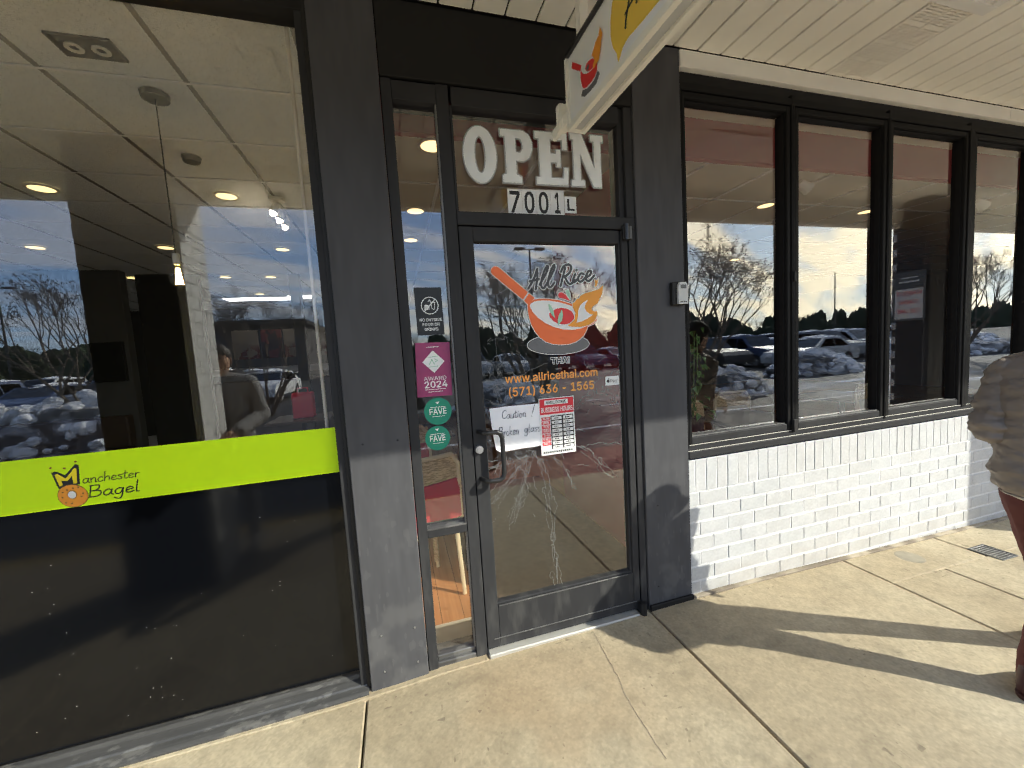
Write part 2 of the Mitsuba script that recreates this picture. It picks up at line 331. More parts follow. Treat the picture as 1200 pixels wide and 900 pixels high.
# ------------------------------------------------------------------ shopfront: pillars and header
def pillar(x0, x1, lbl, screws):
    k = add('pillar', bx(x0, x1, 0.0, .15, -.04, 3.082, .0035), 'pillar_paint'); lab(k, lbl, 'pillar')
    for x, z, m in screws:
        add(f'{k}__screw', cyl((x, .001, z), (x, -.0035, z), .0045, .0035, 10), m)
    return k
pillar(-.241, .0255, 'dark grey panelled pillar between the bagel shop window and the narrow sidelight', [(-.175, .073, 'bright_metal'), (-.021, .079, 'bright_metal'), (-.175, .253, 'bright_metal'), (-.023, .254, 'bright_metal'), (-.026, 1.167, 'dark_metal'), (-.178, 1.166, 'dark_metal')])
pillar(1.2745, 1.568, 'dark grey pillar between the glass door and the casement windows', [(1.34, .14, 'dark_metal'), (1.35, .62, 'dark_metal')])
k = add('header_panel', bx(.0285, 1.2715, .003, .14, 2.763, 3.079, .003), 'header_black'); lab(k, 'wide black header panel above the door and its transom', 'header panel')
k = add('base_board', bx(1.2745, 1.57, -.018, -.002, -.03, .045, .004), 'header_black'); lab(k, 'low black base strip at the foot of the pillar beside the door', 'base board')

# ------------------------------------------------------------------ bagel shop window
YG = .08
def A(x, z, y=YG): return at(x, z, y)
gx, gt = A(-.275, 2.93)
gb = .05
W = 'shop_window'
lab(W, 'large bagel shop window with a lime green band and a black lower panel', 'shop window')
def sheet(x0, x1, z0_, z1, y):
    v = np.array([[x0, y, z0_], [x1, y, z0_], [x1, y, z1], [x0, y, z1]]); return (v, np.array([[0, 1, 2], [0, 2, 3]]))
b0 = A(-.3, 1.0565)[1]; b1 = A(-.3, 1.257)[1]; bxr = A(-.283, 1)[0]
add(W + '__glass', sheet(-3.42, gx, b1 - .02, gt, YG), 'window_glass')
add(W + '__lower_panel', bx(-3.42, gx, YG + .004, YG + .02, gb, b1 - .01, 0), 'black_glass'); lab(W + '__lower_panel', 'glossy black lower panel under the green band')
add(W + '__vinyl_band', bx(-3.42, bxr, YG - .003, YG + .002, b0, b1, 0), 'green_film'); lab(W + '__vinyl_band', 'lime green vinyl band with shop name')
add(W + '__jamb', cat([bx(gx - .003, -.2525, .03, .13, 0, gt + .04, .003), bx(gx + .001, gx + .012, YG - .03, YG - .004, gb, gt, .001)]), 'frame_paint')
add(W + '__jamb', bx(-3.5, -3.42, .03, .13, 0, gt + .04, .003), 'frame_paint')
add(W + '__head', bx(-3.5, -.2525, .025, .13, gt, 3.079, .003), 'header_black')
sill = Polygon([(-.012, -.06), (-.012, .012), (.0, .02), (.028, .026), (.032, .034), (.07, .042), (.085, .05), (.13, .05), (.13, -.06)])
sm = trimesh.creation.extrude_polygon(sill, 3.25, engine='earcut')       # x<-y, y<-z, extruded along z -> -x
sm.apply_transform(np.array([[0, 0, -1, 0], [1, 0, 0, 0], [0, 1, 0, 0], [0, 0, 0, 1.0]])); sm.vertices[:, 0] += -.252
sm.vertices[:, 2] += z0(sm.vertices[:, 0])
add(W + '__sill', sm, 'worn_aluminium')
add(W + '__inner_trim', bx(A(-.322, 1, .14)[0], A(-.31, 1, .14)[0], .13, .15, 1.0, 3.0, .002), 'jamb_beige')
add(W + '__inner_trim', bx(-.26, -.2435, .02, .12, 0, 3.05, 0), 'gasket')
sp = []
for _ in range(38):
    x_, z_ = -rng.uniform(.32, 1.5), rng.uniform(.12, 1.0) * rng.uniform(.5, 1.0)
    sp.append(cyl((x_, YG + .0045, z_), (x_, YG + .0028, z_), rng.uniform(.0007, .0015), n=6))
add(W + '__lower_panel__paint_speck', cat(sp), 'sheet_white'); lab(W + '__lower_panel__paint_speck', kind='stuff')
# logo on the band
def Lz(X, Y):   # zoom pixels of the traced logo -> facade metres
    u, v = (X - 165) / (1020 - 165), (Y - 180)
    return (-1.2645 + u * .2655, 1.1985 - (v - (-.012) * (X - 165)) * .000440)
BAND = W + '__vinyl_band__'
def warp(P): # undo the slant with which the band runs through the picture
    return [(-1.2645 + (X - 165) * .000272 * (1 + (X - 165) * .00018), 1.1985 - ((Y - 180) + .0665 * (X - 165)) * .000405) for X, Y in P]
def AB(P): return [A(x, z) for x, z in warp(P)]
yb = YG - .003
crown = Polygon(AB([(165, 183), (210, 176), (300, 215), (420, 112), (446, 125), (430, 300), (310, 315), (215, 333)])).buffer(.0012)
add(BAND + 'emblem', flat(crown, yb), 'logo_black')
mm = Polygon(AB([(190, 203), (225, 192), (302, 240), (405, 142), (428, 148), (412, 290), (372, 297), (368, 222), (318, 268), (255, 262), (266, 303), (226, 318)])).buffer(-.0006)
add(BAND + 'emblem', flat(mm, yb - .001), 'logo_yellow')
th = np.linspace(0, 2 * np.pi, 40, endpoint=False)
el = lambda cx, cy, rx, ry: Polygon(AB([(cx + rx * math.cos(t), cy + ry * math.sin(t)) for t in th]))
add(BAND + 'bagel', flat(el(345, 408, 157, 110), yb), 'logo_brown')
add(BAND + 'bagel', flat(el(345, 408, 151, 104), yb - .001), 'bagel_orange')
add(BAND + 'bagel', flat(el(345, 397, 47, 40), yb - .002), 'logo_brown')
add(BAND + 'bagel', flat(el(345, 397, 41, 34), yb - .003), 'logo_white')
add(BAND + 'seed', cat([flat(el(x, y, 9, 7), yb - .002) for x, y in ((250, 372), (435, 420), (268, 470), (415, 330), (300, 350), (362, 335), (455, 390), (330, 480), (240, 420))] + [flat(el(x, y, 13, 8), yb) for x, y in ((160, 138), (302, 146), (425, 86))]), 'logo_brown')
# a small hand-lettering alphabet (strokes, capitals 1 high)
HAND = {
 'a': (.5, [[(.40, .42), (.24, .50), (.08, .34), (.07, .12), (.20, .0), (.34, .12), (.42, .46)], [(.42, .48), (.40, .12), (.50, .0)]]),
 'n': (.5, [[(.06, .48), (.10, .0)], [(.08, .28), (.24, .48), (.38, .42), (.40, .0), (.48, .02)]]),
 'c': (.42, [[(.38, .42), (.24, .5), (.07, .32), (.10, .06), (.24, .0), (.40, .10)]]),
 'h': (.5, [[(.08, 1.0), (.08, .0)], [(.08, .26), (.24, .48), (.38, .42), (.40, .0)]]),
 'e': (.44, [[(.08, .24), (.34, .30), (.34, .42), (.22, .5), (.08, .36), (.08, .10), (.22, .0), (.42, .10)]]),
 's': (.38, [[(.34, .44), (.18, .5), (.08, .38), (.28, .22), (.30, .06), (.14, .0), (.04, .06)]]),
 't': (.36, [[(.16, .86), (.14, .1), (.22, .0), (.34, .06)], [(.0, .56), (.32, .6)]]),
 'r': (.36, [[(.08, .48), (.10, .0)], [(.09, .26), (.20, .46), (.34, .46)]]),
 'g': (.5, [[(.40, .42), (.24, .50), (.08, .32), (.12, .04), (.30, .04), (.40, .40)], [(.42, .48), (.38, -.30), (.22, -.42), (.06, -.30)]]),
 'l': (.26, [[(.10, 1.0), (.10, .08), (.22, .0)]]),
 'u': (.5, [[(.06, .48), (.08, .08), (.22, .0), (.36, .12), (.40, .48)], [(.40, .48), (.42, .0)]]),
 'i': (.22, [[(.10, .48), (.10, .0)], [(.10, .66), (.12, .70)]]),
 'o': (.48, [[(.24, .5), (.07, .30), (.14, .02), (.34, .02), (.40, .28), (.24, .5)]]),
 'k': (.46, [[(.08, 1.0), (.08, .0)], [(.36, .46), (.10, .20), (.40, .0)]]),
 '!': (.24, [[(.12, 1.0), (.10, .30)], [(.10, .06), (.12, .02)]]),
 'B': (.62, [[(.08, 1.0), (.08, .0)], [(.04, .98), (.40, .98), (.46, .78), (.34, .56), (.10, .52)], [(.10, .52), (.48, .48), (.56, .22), (.40, .02), (.04, .0)]]),
 'C': (.58, [[(.54, .86), (.34, 1.0), (.10, .74), (.08, .26), (.30, .0), (.54, .14)]]),
 ' ': (.34, [])}
def hand(s, x0, z, h, w, x1=None, slant=0., jitter=0.):
    out, x = [], 0.
    for ch in s:
        wd, st = HAND[ch]
        dz = rng.uniform(-jitter, jitter)
        for q in st:
            q = [(x + a + slant * b, b + dz) for a, b in q]
            if len(q) > 2:
                P = np.array(q); P = np.vstack([P[0], P, P[-1]]); Q = []
                for i in range(1, len(P) - 2):
                    for t in np.linspace(0, 1, 5, endpoint=False):
                        p0, p1, p2, p3 = P[i - 1:i + 3]
                        Q.append(.5 * (2 * p1 + (p2 - p0) * t + (2 * p0 - 5 * p1 + 4 * p2 - p3) * t * t + (3 * p1 - p0 - 3 * p2 + p3) * t ** 3))
                q = Q + [P[-1]]
            out.append(q)
        x += wd
    sx = h if x1 is None else (x1 - x0) / x
    return unary_union([stroke([(x0 + a * sx, z + b * h) for a, b in q], w) for q in out])
xa = A(-1.181, 1)[0]; xb = A(-1.003, 1)[0]
add(BAND + 'lettering', flat(hand('anchester', xa, A(0, 1.1435)[1], .037, .0030, xb, .12), yb), 'logo_black')
add(BAND + 'lettering', flat(hand('Bagel', A(-1.17, 1)[0], A(0, 1.0875)[1], .046, .0042, xb - .004, .12), yb), 'logo_black')

# ------------------------------------------------------------------ sidelight, transom, door frame
YF, YS = .012, .05          # frame face, glass
def FR(x0, x1, zz0, zz1, y0=YF, y1=.12, b=.0025): return bx(x0, x1, y0, y1, zz0, zz1, b)
sxl, sxr = at(.072, 1, YS)[0], at(.2595, 1, YS)[0]
zt = at(0, 2.645, YS)[1]; zsb0, zsb1 = .668, .718; zs0 = at(0, .098, YS)[1]
S = 'sidelight_window'; lab(S, 'narrow dark framed sidelight window left of the glass door', 'sidelight window')
add(S + '__frame', cat([FR(.0285, sxl, -.02, 2.76), FR(sxr, .322, -.02, 2.76), FR(sxl, sxr, zt, 2.755, YF + .0015)]), 'frame_paint')
add(S + '__rail', FR(sxl, sxr, zsb0, zsb1 - .012, YF + .004), 'frame_paint')
add(S + '__sill', cat([FR(sxl, sxr, -.03, zs0 - .03, YF + .004), bx(sxl, sxr, .03, .12, zs0 - .03, zs0 - .004, .004)]), 'worn_aluminium')
add(S + '__glass', sheet(sxl, sxr, zsb1 - .02, zt, YS), 'window_glass')
add(S + '__lower_glass', sheet(sxl, sxr, zs0 - .01, zsb0, YS + .003), 'lower_glass')
add(S + '__bead', cat([bx(sxr - .008, sxr + .001, YS - .03, YS - .003, zs0, zt, .001), bx(sxl, sxr, YS - .035, YS + .02, zsb1 - .012, zsb1 - .004, .001)]), 'worn_aluminium')
txl, txr = at(.326, 1, YS)[0], at(1.163, 1, YS)[0]; tz0 = at(0, 2.193, YS)[1]
R = 'transom_window'; lab(R, 'transom window over the door carrying the open sign and street number', 'transom window')
add(R + '__glass', sheet(txl, txr, tz0, zt, YS), 'window_glass')
add(R + '__frame', cat([FR(.324, 1.272, 2.145, tz0 - .004), FR(.3235, txl, tz0 - .004, zt), FR(txr, txr + .03, tz0 - .004, 2.76, .03), FR(txr + .03, 1.272, tz0 - .004, 2.76, YF), FR(txl, txr, zt, 2.757, YF + .001)]), 'frame_paint')
add(R + '__frame', FR(1.232, 1.272, -.02, 2.1445), 'frame_paint')
# door
D = 'glass_door'; lab(D, 'black framed glass shop door with shattered glass and a wok logo', 'door')
YD, YDG = .014, .042
dgl, dgr = at(.385, 1, YDG)[0], at(1.148, 1, YDG)[0]; dgb, dgt = at(0, .288, YDG)[1], at(0, 2.060, YDG)[1]
DX0, DX1, DZ0, DZ1 = .3265, 1.2255, .028, 2.1385
add(D + '__stile', bx(DX0, dgl, YD, .065, DZ0, DZ1, .003), 'frame_paint')
add(D + '__stile', cat([bx(dgr + .012, DX1, YD, .065, DZ0, DZ1, .003), bx(dgr, dgr + .0125, YD + .012, .065, DZ0, DZ1, .001)]), 'frame_paint')
add(D + '__top_rail', bx(dgl, dgr, YD + .0015, .065, dgt, DZ1, .003), 'frame_paint')
add(D + '__kick_rail', cat([bx(dgl, dgr + .012, YD + .0015, .065, DZ0, dgb - .012, .003), bx(dgl, dgr, YD + .010, .065, dgb - .012, dgb, .002)]), 'frame_paint')
add(D + '__kick_rail__bead', cat([bx(dgl + .005, dgr - .02, YD - .001, YD + .005, dgb - .016, dgb - .010, .001), bx(dgl - .03, dgr + .03, YD - .002, YD + .003, DZ0 + .045, DZ0 + .051, .001)]), 'worn_aluminium')
add(D + '__glass', sheet(dgl, dgr, dgb, dgt, YDG), 'window_glass'); lab(D + '__glass', 'shattered reflective pane of the door')
hz0, hz1, hx, hy = .925, 1.16, .456, -.05
arc = lambda cz, s: [(.352 + .0 + (hx - .352) * math.sin(t), hy * (0.2 + .8 * min(1, math.sin(t) * 1.2)) + .0, cz + s * .03 * (1 - math.cos(t)) * 1.0) for t in np.linspace(0, math.pi / 2, 7)]
pull = [(.352, YD, hz1)] + [(.352 + .018, hy * .75, hz1 + .001), (.39, hy, hz1 + .001), (.43, hy, hz1), (.448, hy, hz1 - .008), (.456, hy, hz1 - .03), (.456, hy, hz0 + .03), (.448, hy, hz0 + .008), (.43, hy, hz0), (.39, hy, hz0), (.37, hy * .75, hz0), (.352, YD, hz0)]
add(D + '__pull_handle', tube(pull, .0115, 12), 'dark_metal', smooth=40)
lk = cat([cyl((.351, YD + .001, 1.073), (.351, -.004, 1.073), .021, .019, 24), cyl((.351, -.004, 1.073), (.351, -.007, 1.073), .013, n=20)])
add(D + '__lock_cylinder', lk, 'bright_metal', smooth=40)
add(D + '__hinge', cat([cyl((1.208, -.006, 2.085), (1.208, -.006, 2.165), .016, n=14), bx(1.19, 1.245, -.004, .03, 2.09, 2.16, .003)]), 'dark_metal')
add(D + '__hinge', cat([bx(1.205, 1.235, -.03, .03, .012, .075, .006), cyl((1.222, -.022, .008), (1.222, -.022, .085), .017, n=14)]), 'dark_metal')
lab(D + '__hinge_001', 'floor pivot at the foot of the door')
k = add('threshold', bx(.327, 1.2, -.022, .07, -.02, .022, .005), 'threshold_metal'); lab(k, 'pale worn metal threshold under the glass door', 'threshold')

# --- wok logo and lettering on the door glass
yl = YDG - .001

# outlines of the printed logo, in metres on the door glass (x, z)
LOGO = {'handle': [(0.4755, 1.9382), (0.4803, 1.9497), (0.4909, 1.9579), (0.5056, 1.9585), (0.5173, 1.9521), (0.6591, 1.8314), (0.6309, 1.7951), (0.4842, 1.9178), (0.4755, 1.9287)], 'ferrule': [(0.6652, 1.826), (0.6948, 1.8002), (0.6534, 1.7721), (0.6362, 1.7897)], 'bowl': [(0.6531, 1.7668), (0.6624, 1.7811), (0.6887, 1.7937), (0.7248, 1.7982), (0.7681, 1.7959), (0.8263, 1.7878), (0.885, 1.7701), (0.9367, 1.7453), (1.027, 1.6938), (1.038, 1.6794), (1.0174, 1.6592), (0.9825, 1.6466), (0.973, 1.6261), (0.9562, 1.6004), (0.9321, 1.582), (0.9046, 1.5681), (0.8662, 1.5598), (0.8211, 1.5595), (0.7806, 1.5651), (0.741, 1.5789), (0.7097, 1.6028), (0.6862, 1.6323), (0.669, 1.6665), (0.6579, 1.707), (0.6529, 1.7403)], 'rice': [(0.664, 1.7612), (0.672, 1.7756), (0.694, 1.7857), (0.7315, 1.7894), (0.7748, 1.7864), (0.8257, 1.7777), (0.8845, 1.7605), (0.9362, 1.7357), (1.0039, 1.7016), (1.0311, 1.6832), (1.0162, 1.6648), (0.9828, 1.6522), (0.9466, 1.6398), (0.8966, 1.6323), (0.8403, 1.6375), (0.7892, 1.6521), (0.7429, 1.6743), (0.7048, 1.7026), (0.678, 1.7329)], 'tomato': [(0.7864, 1.7328), (0.8054, 1.7444), (0.8352, 1.7483), (0.8685, 1.7425), (0.894, 1.7274), (0.9057, 1.705), (0.9015, 1.6832), (0.8795, 1.6675), (0.8492, 1.6625), (0.8159, 1.6673), (0.7908, 1.6805), (0.77, 1.7016), (0.7659, 1.72)], 'leaf_a': [(0.7646, 1.7732), (0.7791, 1.76), (0.7908, 1.7327), (0.7976, 1.6966), (0.7795, 1.7148), (0.7672, 1.7435)], 'leaf_b': [(0.837, 1.7394), (0.843, 1.714), (0.8354, 1.6836), (0.8148, 1.6605), (0.81, 1.6812), (0.8191, 1.7114)], 'petal_red': [(0.8203, 1.8129), (0.8299, 1.8262), (0.8448, 1.828), (0.8635, 1.8154), (0.8886, 1.7809), (0.8563, 1.7939), (0.8284, 1.7999)], 'petal_green': [(0.8646, 1.8357), (0.8812, 1.8388), (0.8892, 1.8204), (0.889, 1.7891), (0.8735, 1.8085)], 'flame': [(1.0796, 1.8585), (1.0536, 1.8394), (1.0101, 1.8277), (0.9711, 1.8188), (0.9436, 1.8056), (0.9376, 1.792), (0.9255, 1.7923), (0.9093, 1.7735), (0.8985, 1.7697), (0.9003, 1.7464), (0.9125, 1.7186), (0.9046, 1.6844), (0.8794, 1.6647), (0.8653, 1.655), (0.8899, 1.6492), (0.9393, 1.6457), (0.986, 1.6535), (1.0196, 1.6717), (1.0402, 1.7074), (1.0363, 1.725), (1.0206, 1.7234), (1.0055, 1.735), (1.0156, 1.75), (1.0429, 1.7646), (1.0567, 1.7893), (1.0738, 1.8182)], 'flame_white': [(0.9895, 1.7867), (0.9611, 1.7736), (0.9387, 1.7549), (0.9282, 1.7284), (0.9251, 1.6975), (0.916, 1.6688), (0.9484, 1.6745), (0.9815, 1.6885), (1.0135, 1.7069), (0.9951, 1.7117), (0.9756, 1.7248), (0.9658, 1.7445), (0.9722, 1.765)], 'spark': [(1.0333, 1.8895), (1.0486, 1.8838), (1.058, 1.9003), (1.0513, 1.8741), (1.0426, 1.8548), (1.03, 1.8523), (1.037, 1.8687)], 'plate': [(0.9865, 1.5567), (0.9836, 1.5478), (0.9754, 1.5392), (0.962, 1.5314), (0.9439, 1.5246), (0.9218, 1.5189), (0.8964, 1.5146), (0.8685, 1.5117), (0.839, 1.5104), (0.8089, 1.5106), (0.779, 1.5124), (0.7503, 1.5156), (0.7237, 1.5202), (0.6998, 1.526), (0.6794, 1.5329), (0.663, 1.5405), (0.651, 1.5487), (0.6438, 1.5573), (0.6416, 1.566), (0.6443, 1.5746), (0.652, 1.5827), (0.6644, 1.5903), (0.6812, 1.597), (0.7019, 1.6027), (0.726, 1.6072), (0.7527, 1.6103), (0.7814, 1.612), (0.8112, 1.6121), (0.8412, 1.6108), (0.8705, 1.6079), (0.8981, 1.6035), (0.9233, 1.5979), (0.9451, 1.591), (0.9628, 1.5833), (0.9759, 1.5748), (0.9839, 1.5658)]}
SCRIPT = [[(0.6609, 1.8485), (0.6778, 1.8719), (0.6984, 1.9079), (0.7142, 1.9453)], [(0.7142, 1.9453), (0.7125, 1.9045), (0.7003, 1.8439)], [(0.6701, 1.8838), (0.7197, 1.8938)], [(0.7232, 1.868), (0.753, 1.9108), (0.7708, 1.9451), (0.7703, 1.9603), (0.7547, 1.9405), (0.7364, 1.8977), (0.7301, 1.8633), (0.7421, 1.8485), (0.7591, 1.8675)], [(0.7591, 1.8675), (0.791, 1.9172), (0.8074, 1.949), (0.8068, 1.965), (0.7911, 1.9437), (0.7724, 1.8973), (0.7677, 1.8654), (0.7815, 1.8532), (0.8033, 1.877)], [(0.8662, 1.9489), (0.8556, 1.9167), (0.8362, 1.8591)], [(0.843, 1.9302), (0.8577, 1.9556), (0.8851, 1.967), (0.8994, 1.9556), (0.8935, 1.93), (0.8701, 1.9099), (0.8551, 1.9073)], [(0.861, 1.9073), (0.88, 1.8734), (0.8979, 1.8705), (0.9153, 1.8879)], [(0.9214, 1.9177), (0.9078, 1.888), (0.9148, 1.8771), (0.9354, 1.8959)], [(0.9292, 1.9366), (0.9316, 1.9393)], [(0.97, 1.9174), (0.9549, 1.9216), (0.9388, 1.9026), (0.9393, 1.8836), (0.9559, 1.8807), (0.9798, 1.9009)], [(0.9812, 1.8982), (1.005, 1.9131), (1.0136, 1.9308), (0.9999, 1.9336), (0.9851, 1.9146), (0.9824, 1.8913), (0.9989, 1.8829), (1.0312, 1.9101)]]
STRANDS = [[(0.625, 1.001), (0.517, 0.895), (0.396, 0.767)], [(0.625, 1.001), (0.569, 0.842), (0.502, 0.658)], [(0.663, 1.01), (0.703, 0.867), (0.719, 0.725), (0.72, 0.489), (0.728, 0.276)], [(0.71, 1.004), (0.803, 0.922), (0.88, 0.774)], [(0.848, 1.032), (0.956, 0.971), (1.116, 0.805)], [(0.625, 1.001), (0.465, 1.146), (0.382, 1.34)], [(0.625, 1.001), (0.492, 1.208), (0.43, 1.471)], [(0.625, 1.001), (0.417, 1.086), (0.358, 1.18)], [(0.713, 1.049), (0.97, 1.25), (1.198, 1.347)], [(0.713, 1.049), (1.027, 1.383), (1.214, 1.472)], [(0.666, 1.055), (0.542, 1.29), (0.473, 1.595)], [(1.025, 1.347), (1.124, 1.235), (1.2, 1.132)], [(0.71, 1.004), (1.01, 1.035), (1.199, 0.988)], [(0.625, 1.001), (0.476, 0.968), (0.364, 0.954)], [(0.625, 1.001), (0.521, 0.962), (0.416, 0.866)], [(0.389, 1.305), (0.54, 1.256), (0.727, 1.295)], [(0.378, 1.34), (0.55, 1.42), (0.738, 1.476)]]
def B(x, z, y):
    """as at(), for measures taken at the depth 0.03"""
    s = (1.87 + y) / 1.90
    return x * s, 1.545 + (z - 1.545) * s
def smooth_line(P, n=5):
    P = np.array(P, float)
    if len(P) < 3: return [tuple(p) for p in P]
    P = np.vstack([P[0], P, P[-1]]); Q = []
    for i in range(1, len(P) - 2):
        p0, p1, p2, p3 = P[i - 1:i + 3]
        for t in np.linspace(0, 1, n, endpoint=False):
            Q.append(tuple(.5 * (2 * p1 + (p2 - p0) * t + (2 * p0 - 5 * p1 + 4 * p2 - p3) * t * t + (3 * p1 - p0 - 3 * p2 + p3) * t ** 3)))
    return Q + [tuple(P[-1])]
def sheet_mesh(x0, x1, za, zb, y):
    v, f = sheet(x0, x1, za, zb, y); return trimesh.Trimesh(v, f, process=False)
yl = YDG - .001
LP = {}
for k_, v_ in LOGO.items(): LP[k_] = Polygon(v_).buffer(0)
outline = unary_union([LP[q].buffer(.0032) for q in ('handle', 'ferrule', 'bowl', 'petal_red', 'petal_green', 'flame', 'spark')])
LG = D + '__wok_logo'
add(LG, flat(LP['plate'].buffer(.003), yl), 'logo_white'); lab(LG, 'orange wok with flame logo printed on the door glass')
add(LG + '__plate', flat(LP['plate'], yl - .001), 'logo_grey')
add(LG + '__outline', flat(outline, yl - .002), 'logo_white')
for nm, m_ in (('handle', 'logo_orange'), ('ferrule', 'logo_orange'), ('bowl', 'logo_orange'), ('petal_red', 'logo_red'), ('petal_green', 'logo_green'), ('spark', 'logo_amber')):
    add(f'{LG}__{nm}', flat(LP[nm], yl - .003), m_)
add(f'{LG}__rice', flat(LP['rice'], yl - .004), 'logo_white')
add(f'{LG}__tomato', flat(LP['tomato'], yl - .005), 'logo_red')
add(f'{LG}__leaf', flat(LP['leaf_a'].union(LP['leaf_b']), yl - .006), 'logo_green')
add(f'{LG}__flame', flat(LP['flame'].buffer(.003), yl - .0062), 'logo_white')
add(f'{LG}__flame', flat(LP['flame'], yl - .0075), 'logo_amber')
add(f'{LG}__flame', flat(LP['flame_white'], yl - .0085), 'logo_white')
sc = unary_union([LineString(smooth_line(q)).buffer(.0058, quad_segs=3) for q in SCRIPT])
add(D + '__shop_name', flat(sc.buffer(.0042), yl - .0065), 'logo_white'); lab(D + '__shop_name', 'script shop name All Rice in dark letters with white outline')
add(D + '__shop_name', flat(sc, yl - .008), 'script_grey')
tx0_, tx1_ = B(.761, 1, yl)[0], B(.868, 1, yl)[0]; tz_, th2 = B(0, 1.463, yl)[1], .029; cw = (tx1_ - tx0_) / 3.35
def tl(P, ox): return LineString([(tx0_ + (ox + a) * cw, tz_ + b * th2) for a, b in P])
thai = unary_union([q.buffer(.0026, cap_style='flat') for q in (tl([(0, 1), (.86, 1)], 0), tl([(.43, 1.08), (.43, 0)], 0), tl([(0, 0), (0, 1.08)], 1.08), tl([(.62, 0), (.62, 1.08)], 1.08), tl([(0, .54), (.62, .54)], 1.08), tl([(0, 0), (.36, 1.0), (.44, 1.0), (.80, 0)], 1.98), tl([(.16, .34), (.64, .34)], 1.98), tl([(0, 0), (0, 1.08)], 3.12))])
add(D + '__thai_lettering', flat(thai.buffer(.0030), yl), 'logo_white')
add(D + '__thai_lettering', flat(thai, yl - .0014), 'script_grey')
add(D + '__web_address', txt('www.allricethai.com', B(.51, 1, yl)[0], B(1.023, 1, yl)[0], B(0, 1.384, yl)[1], .041, yl, True), 'text_orange')
add(D + '__phone_number', txt('(571) 636 - 1565', B(.525, 1, yl)[0], B(1.0, 1, yl)[0], B(0, 1.3155, yl)[1], .043, yl, True), 'text_orange')

# shattered glass: bundles of cracks and the strips of tape over them
def jag(pts, step=.02, amp=.006):
    out = []
    for (a, b), (c, d) in zip(pts[:-1], pts[1:]):
        L = math.hypot(c - a, d - b); n = max(2, int(L / step))
        for i in range(n):
            t = i / n; out.append((a + (c - a) * t + rng.gauss(0, amp), b + (d - b) * t + rng.gauss(0, amp)))
    return out + [pts[-1]]
lines = []
for si, s in enumerate(STRANDS):
    for r_ in range(3 if si in (0, 1, 5, 6, 7) else 1):
        off = [(a + rng.gauss(0, .016), b + rng.gauss(0, .016)) for a, b in s]
        k0 = rng.uniform(0, .5)
        a0 = (off[0][0] + (off[1][0] - off[0][0]) * k0, off[0][1] + (off[1][1] - off[0][1]) * k0)
        lines.append(LineString(jag([a0] + off[1:], .025, .005)).buffer(rng.uniform(.0003, .0008), quad_segs=1))
for i in range(110):   # short slivers crowded round the blow
    a = rng.uniform(0, 2 * math.pi); rr = abs(rng.gauss(0, .17)) + .02
    x, z = .54 + rr * math.cos(a) * 1.1, 1.06 + rr * math.sin(a) * 1.15
    if not (dgl + .01 < x < dgr - .01 and z > .62): continue
    L = rng.uniform(.015, .075); b = a + rng.gauss(0, .7)
    lines.append(LineString(jag([(x, z), (x + L * math.cos(b), z + L * math.sin(b))], .018, .003)).buffer(rng.uniform(.0003, .0010), quad_segs=1))
for i in range(70):
    x, z = rng.uniform(dgl + .01, .62), rng.uniform(1.25, 1.62)
    L = rng.uniform(.01, .05); b = rng.uniform(0, 6.28)
    lines.append(LineString(jag([(x, z), (x + L * math.cos(b), z + L * math.sin(b))], .014, .003)).buffer(rng.uniform(.0003, .0008), quad_segs=1))
for i in range(45):
    x, z = rng.uniform(.95, dgr - .01), rng.uniform(1.2, 1.5)
    L = rng.uniform(.01, .07); b = rng.gauss(-.7, .5)
    lines.append(LineString(jag([(x, z), (x + L * math.cos(b), z + L * math.sin(b))], .014, .003)).buffer(rng.uniform(.0003, .0009), quad_segs=1))
clipb = sbox(dgl + .003, dgb + .003, dgr - .003, dgt - .003)
def joined(ls, y, t):
    ls = [q for q in (l.intersection(clipb) for l in ls) if not q.is_empty]
    return cat([flat(q, y, t) for q in ls])
k = add(D + '__crack', joined(lines, YDG - .0006, .0006), 'crack_white'); lab(k, 'white cracks and slivers in the broken glass', kind='stuff')
tape = []
for s, wd in ((STRANDS[2], .040), (STRANDS[0], .05), (STRANDS[1], .045), (STRANDS[3], .035), (STRANDS[4], .05), (STRANDS[13], .04)):
    L0 = LineString(s); n = max(5, int(L0.length / .05))
    for i in range(n):
        p0 = L0.interpolate(L0.length * i / n); p1 = L0.interpolate(min(L0.length, L0.length * (i + rng.uniform(1.2, 2.6)) / n))
        ox, oz = rng.uniform(-wd, wd) * .6, rng.uniform(-.01, .01)
        q = [(p0.x + ox, p0.y + oz), ((p0.x + p1.x) / 2 + ox + rng.gauss(0, .009), (p0.y + p1.y) / 2), (p1.x + ox * .7, p1.y + oz)]
        tape.append(LineString(smooth_line(q)).buffer(rng.uniform(.0004, .0009), quad_segs=1))
        if rng.random() < .5:
            th_ = rng.uniform(0, 6.28); rr = rng.uniform(.006, .016)
            tape.append(LineString([(p0.x + ox + rr * math.cos(th_ + u), p0.y + rr * 1.5 * math.sin(th_ + u)) for u in np.linspace(0, 4.2, 9)]).buffer(.0006, quad_segs=1))
k = add(D + '__tape_crease', joined(tape, YDG - .0014, .0006), 'crack_white'); lab(k, 'crumpled clear tape creases over the cracks', kind='stuff')

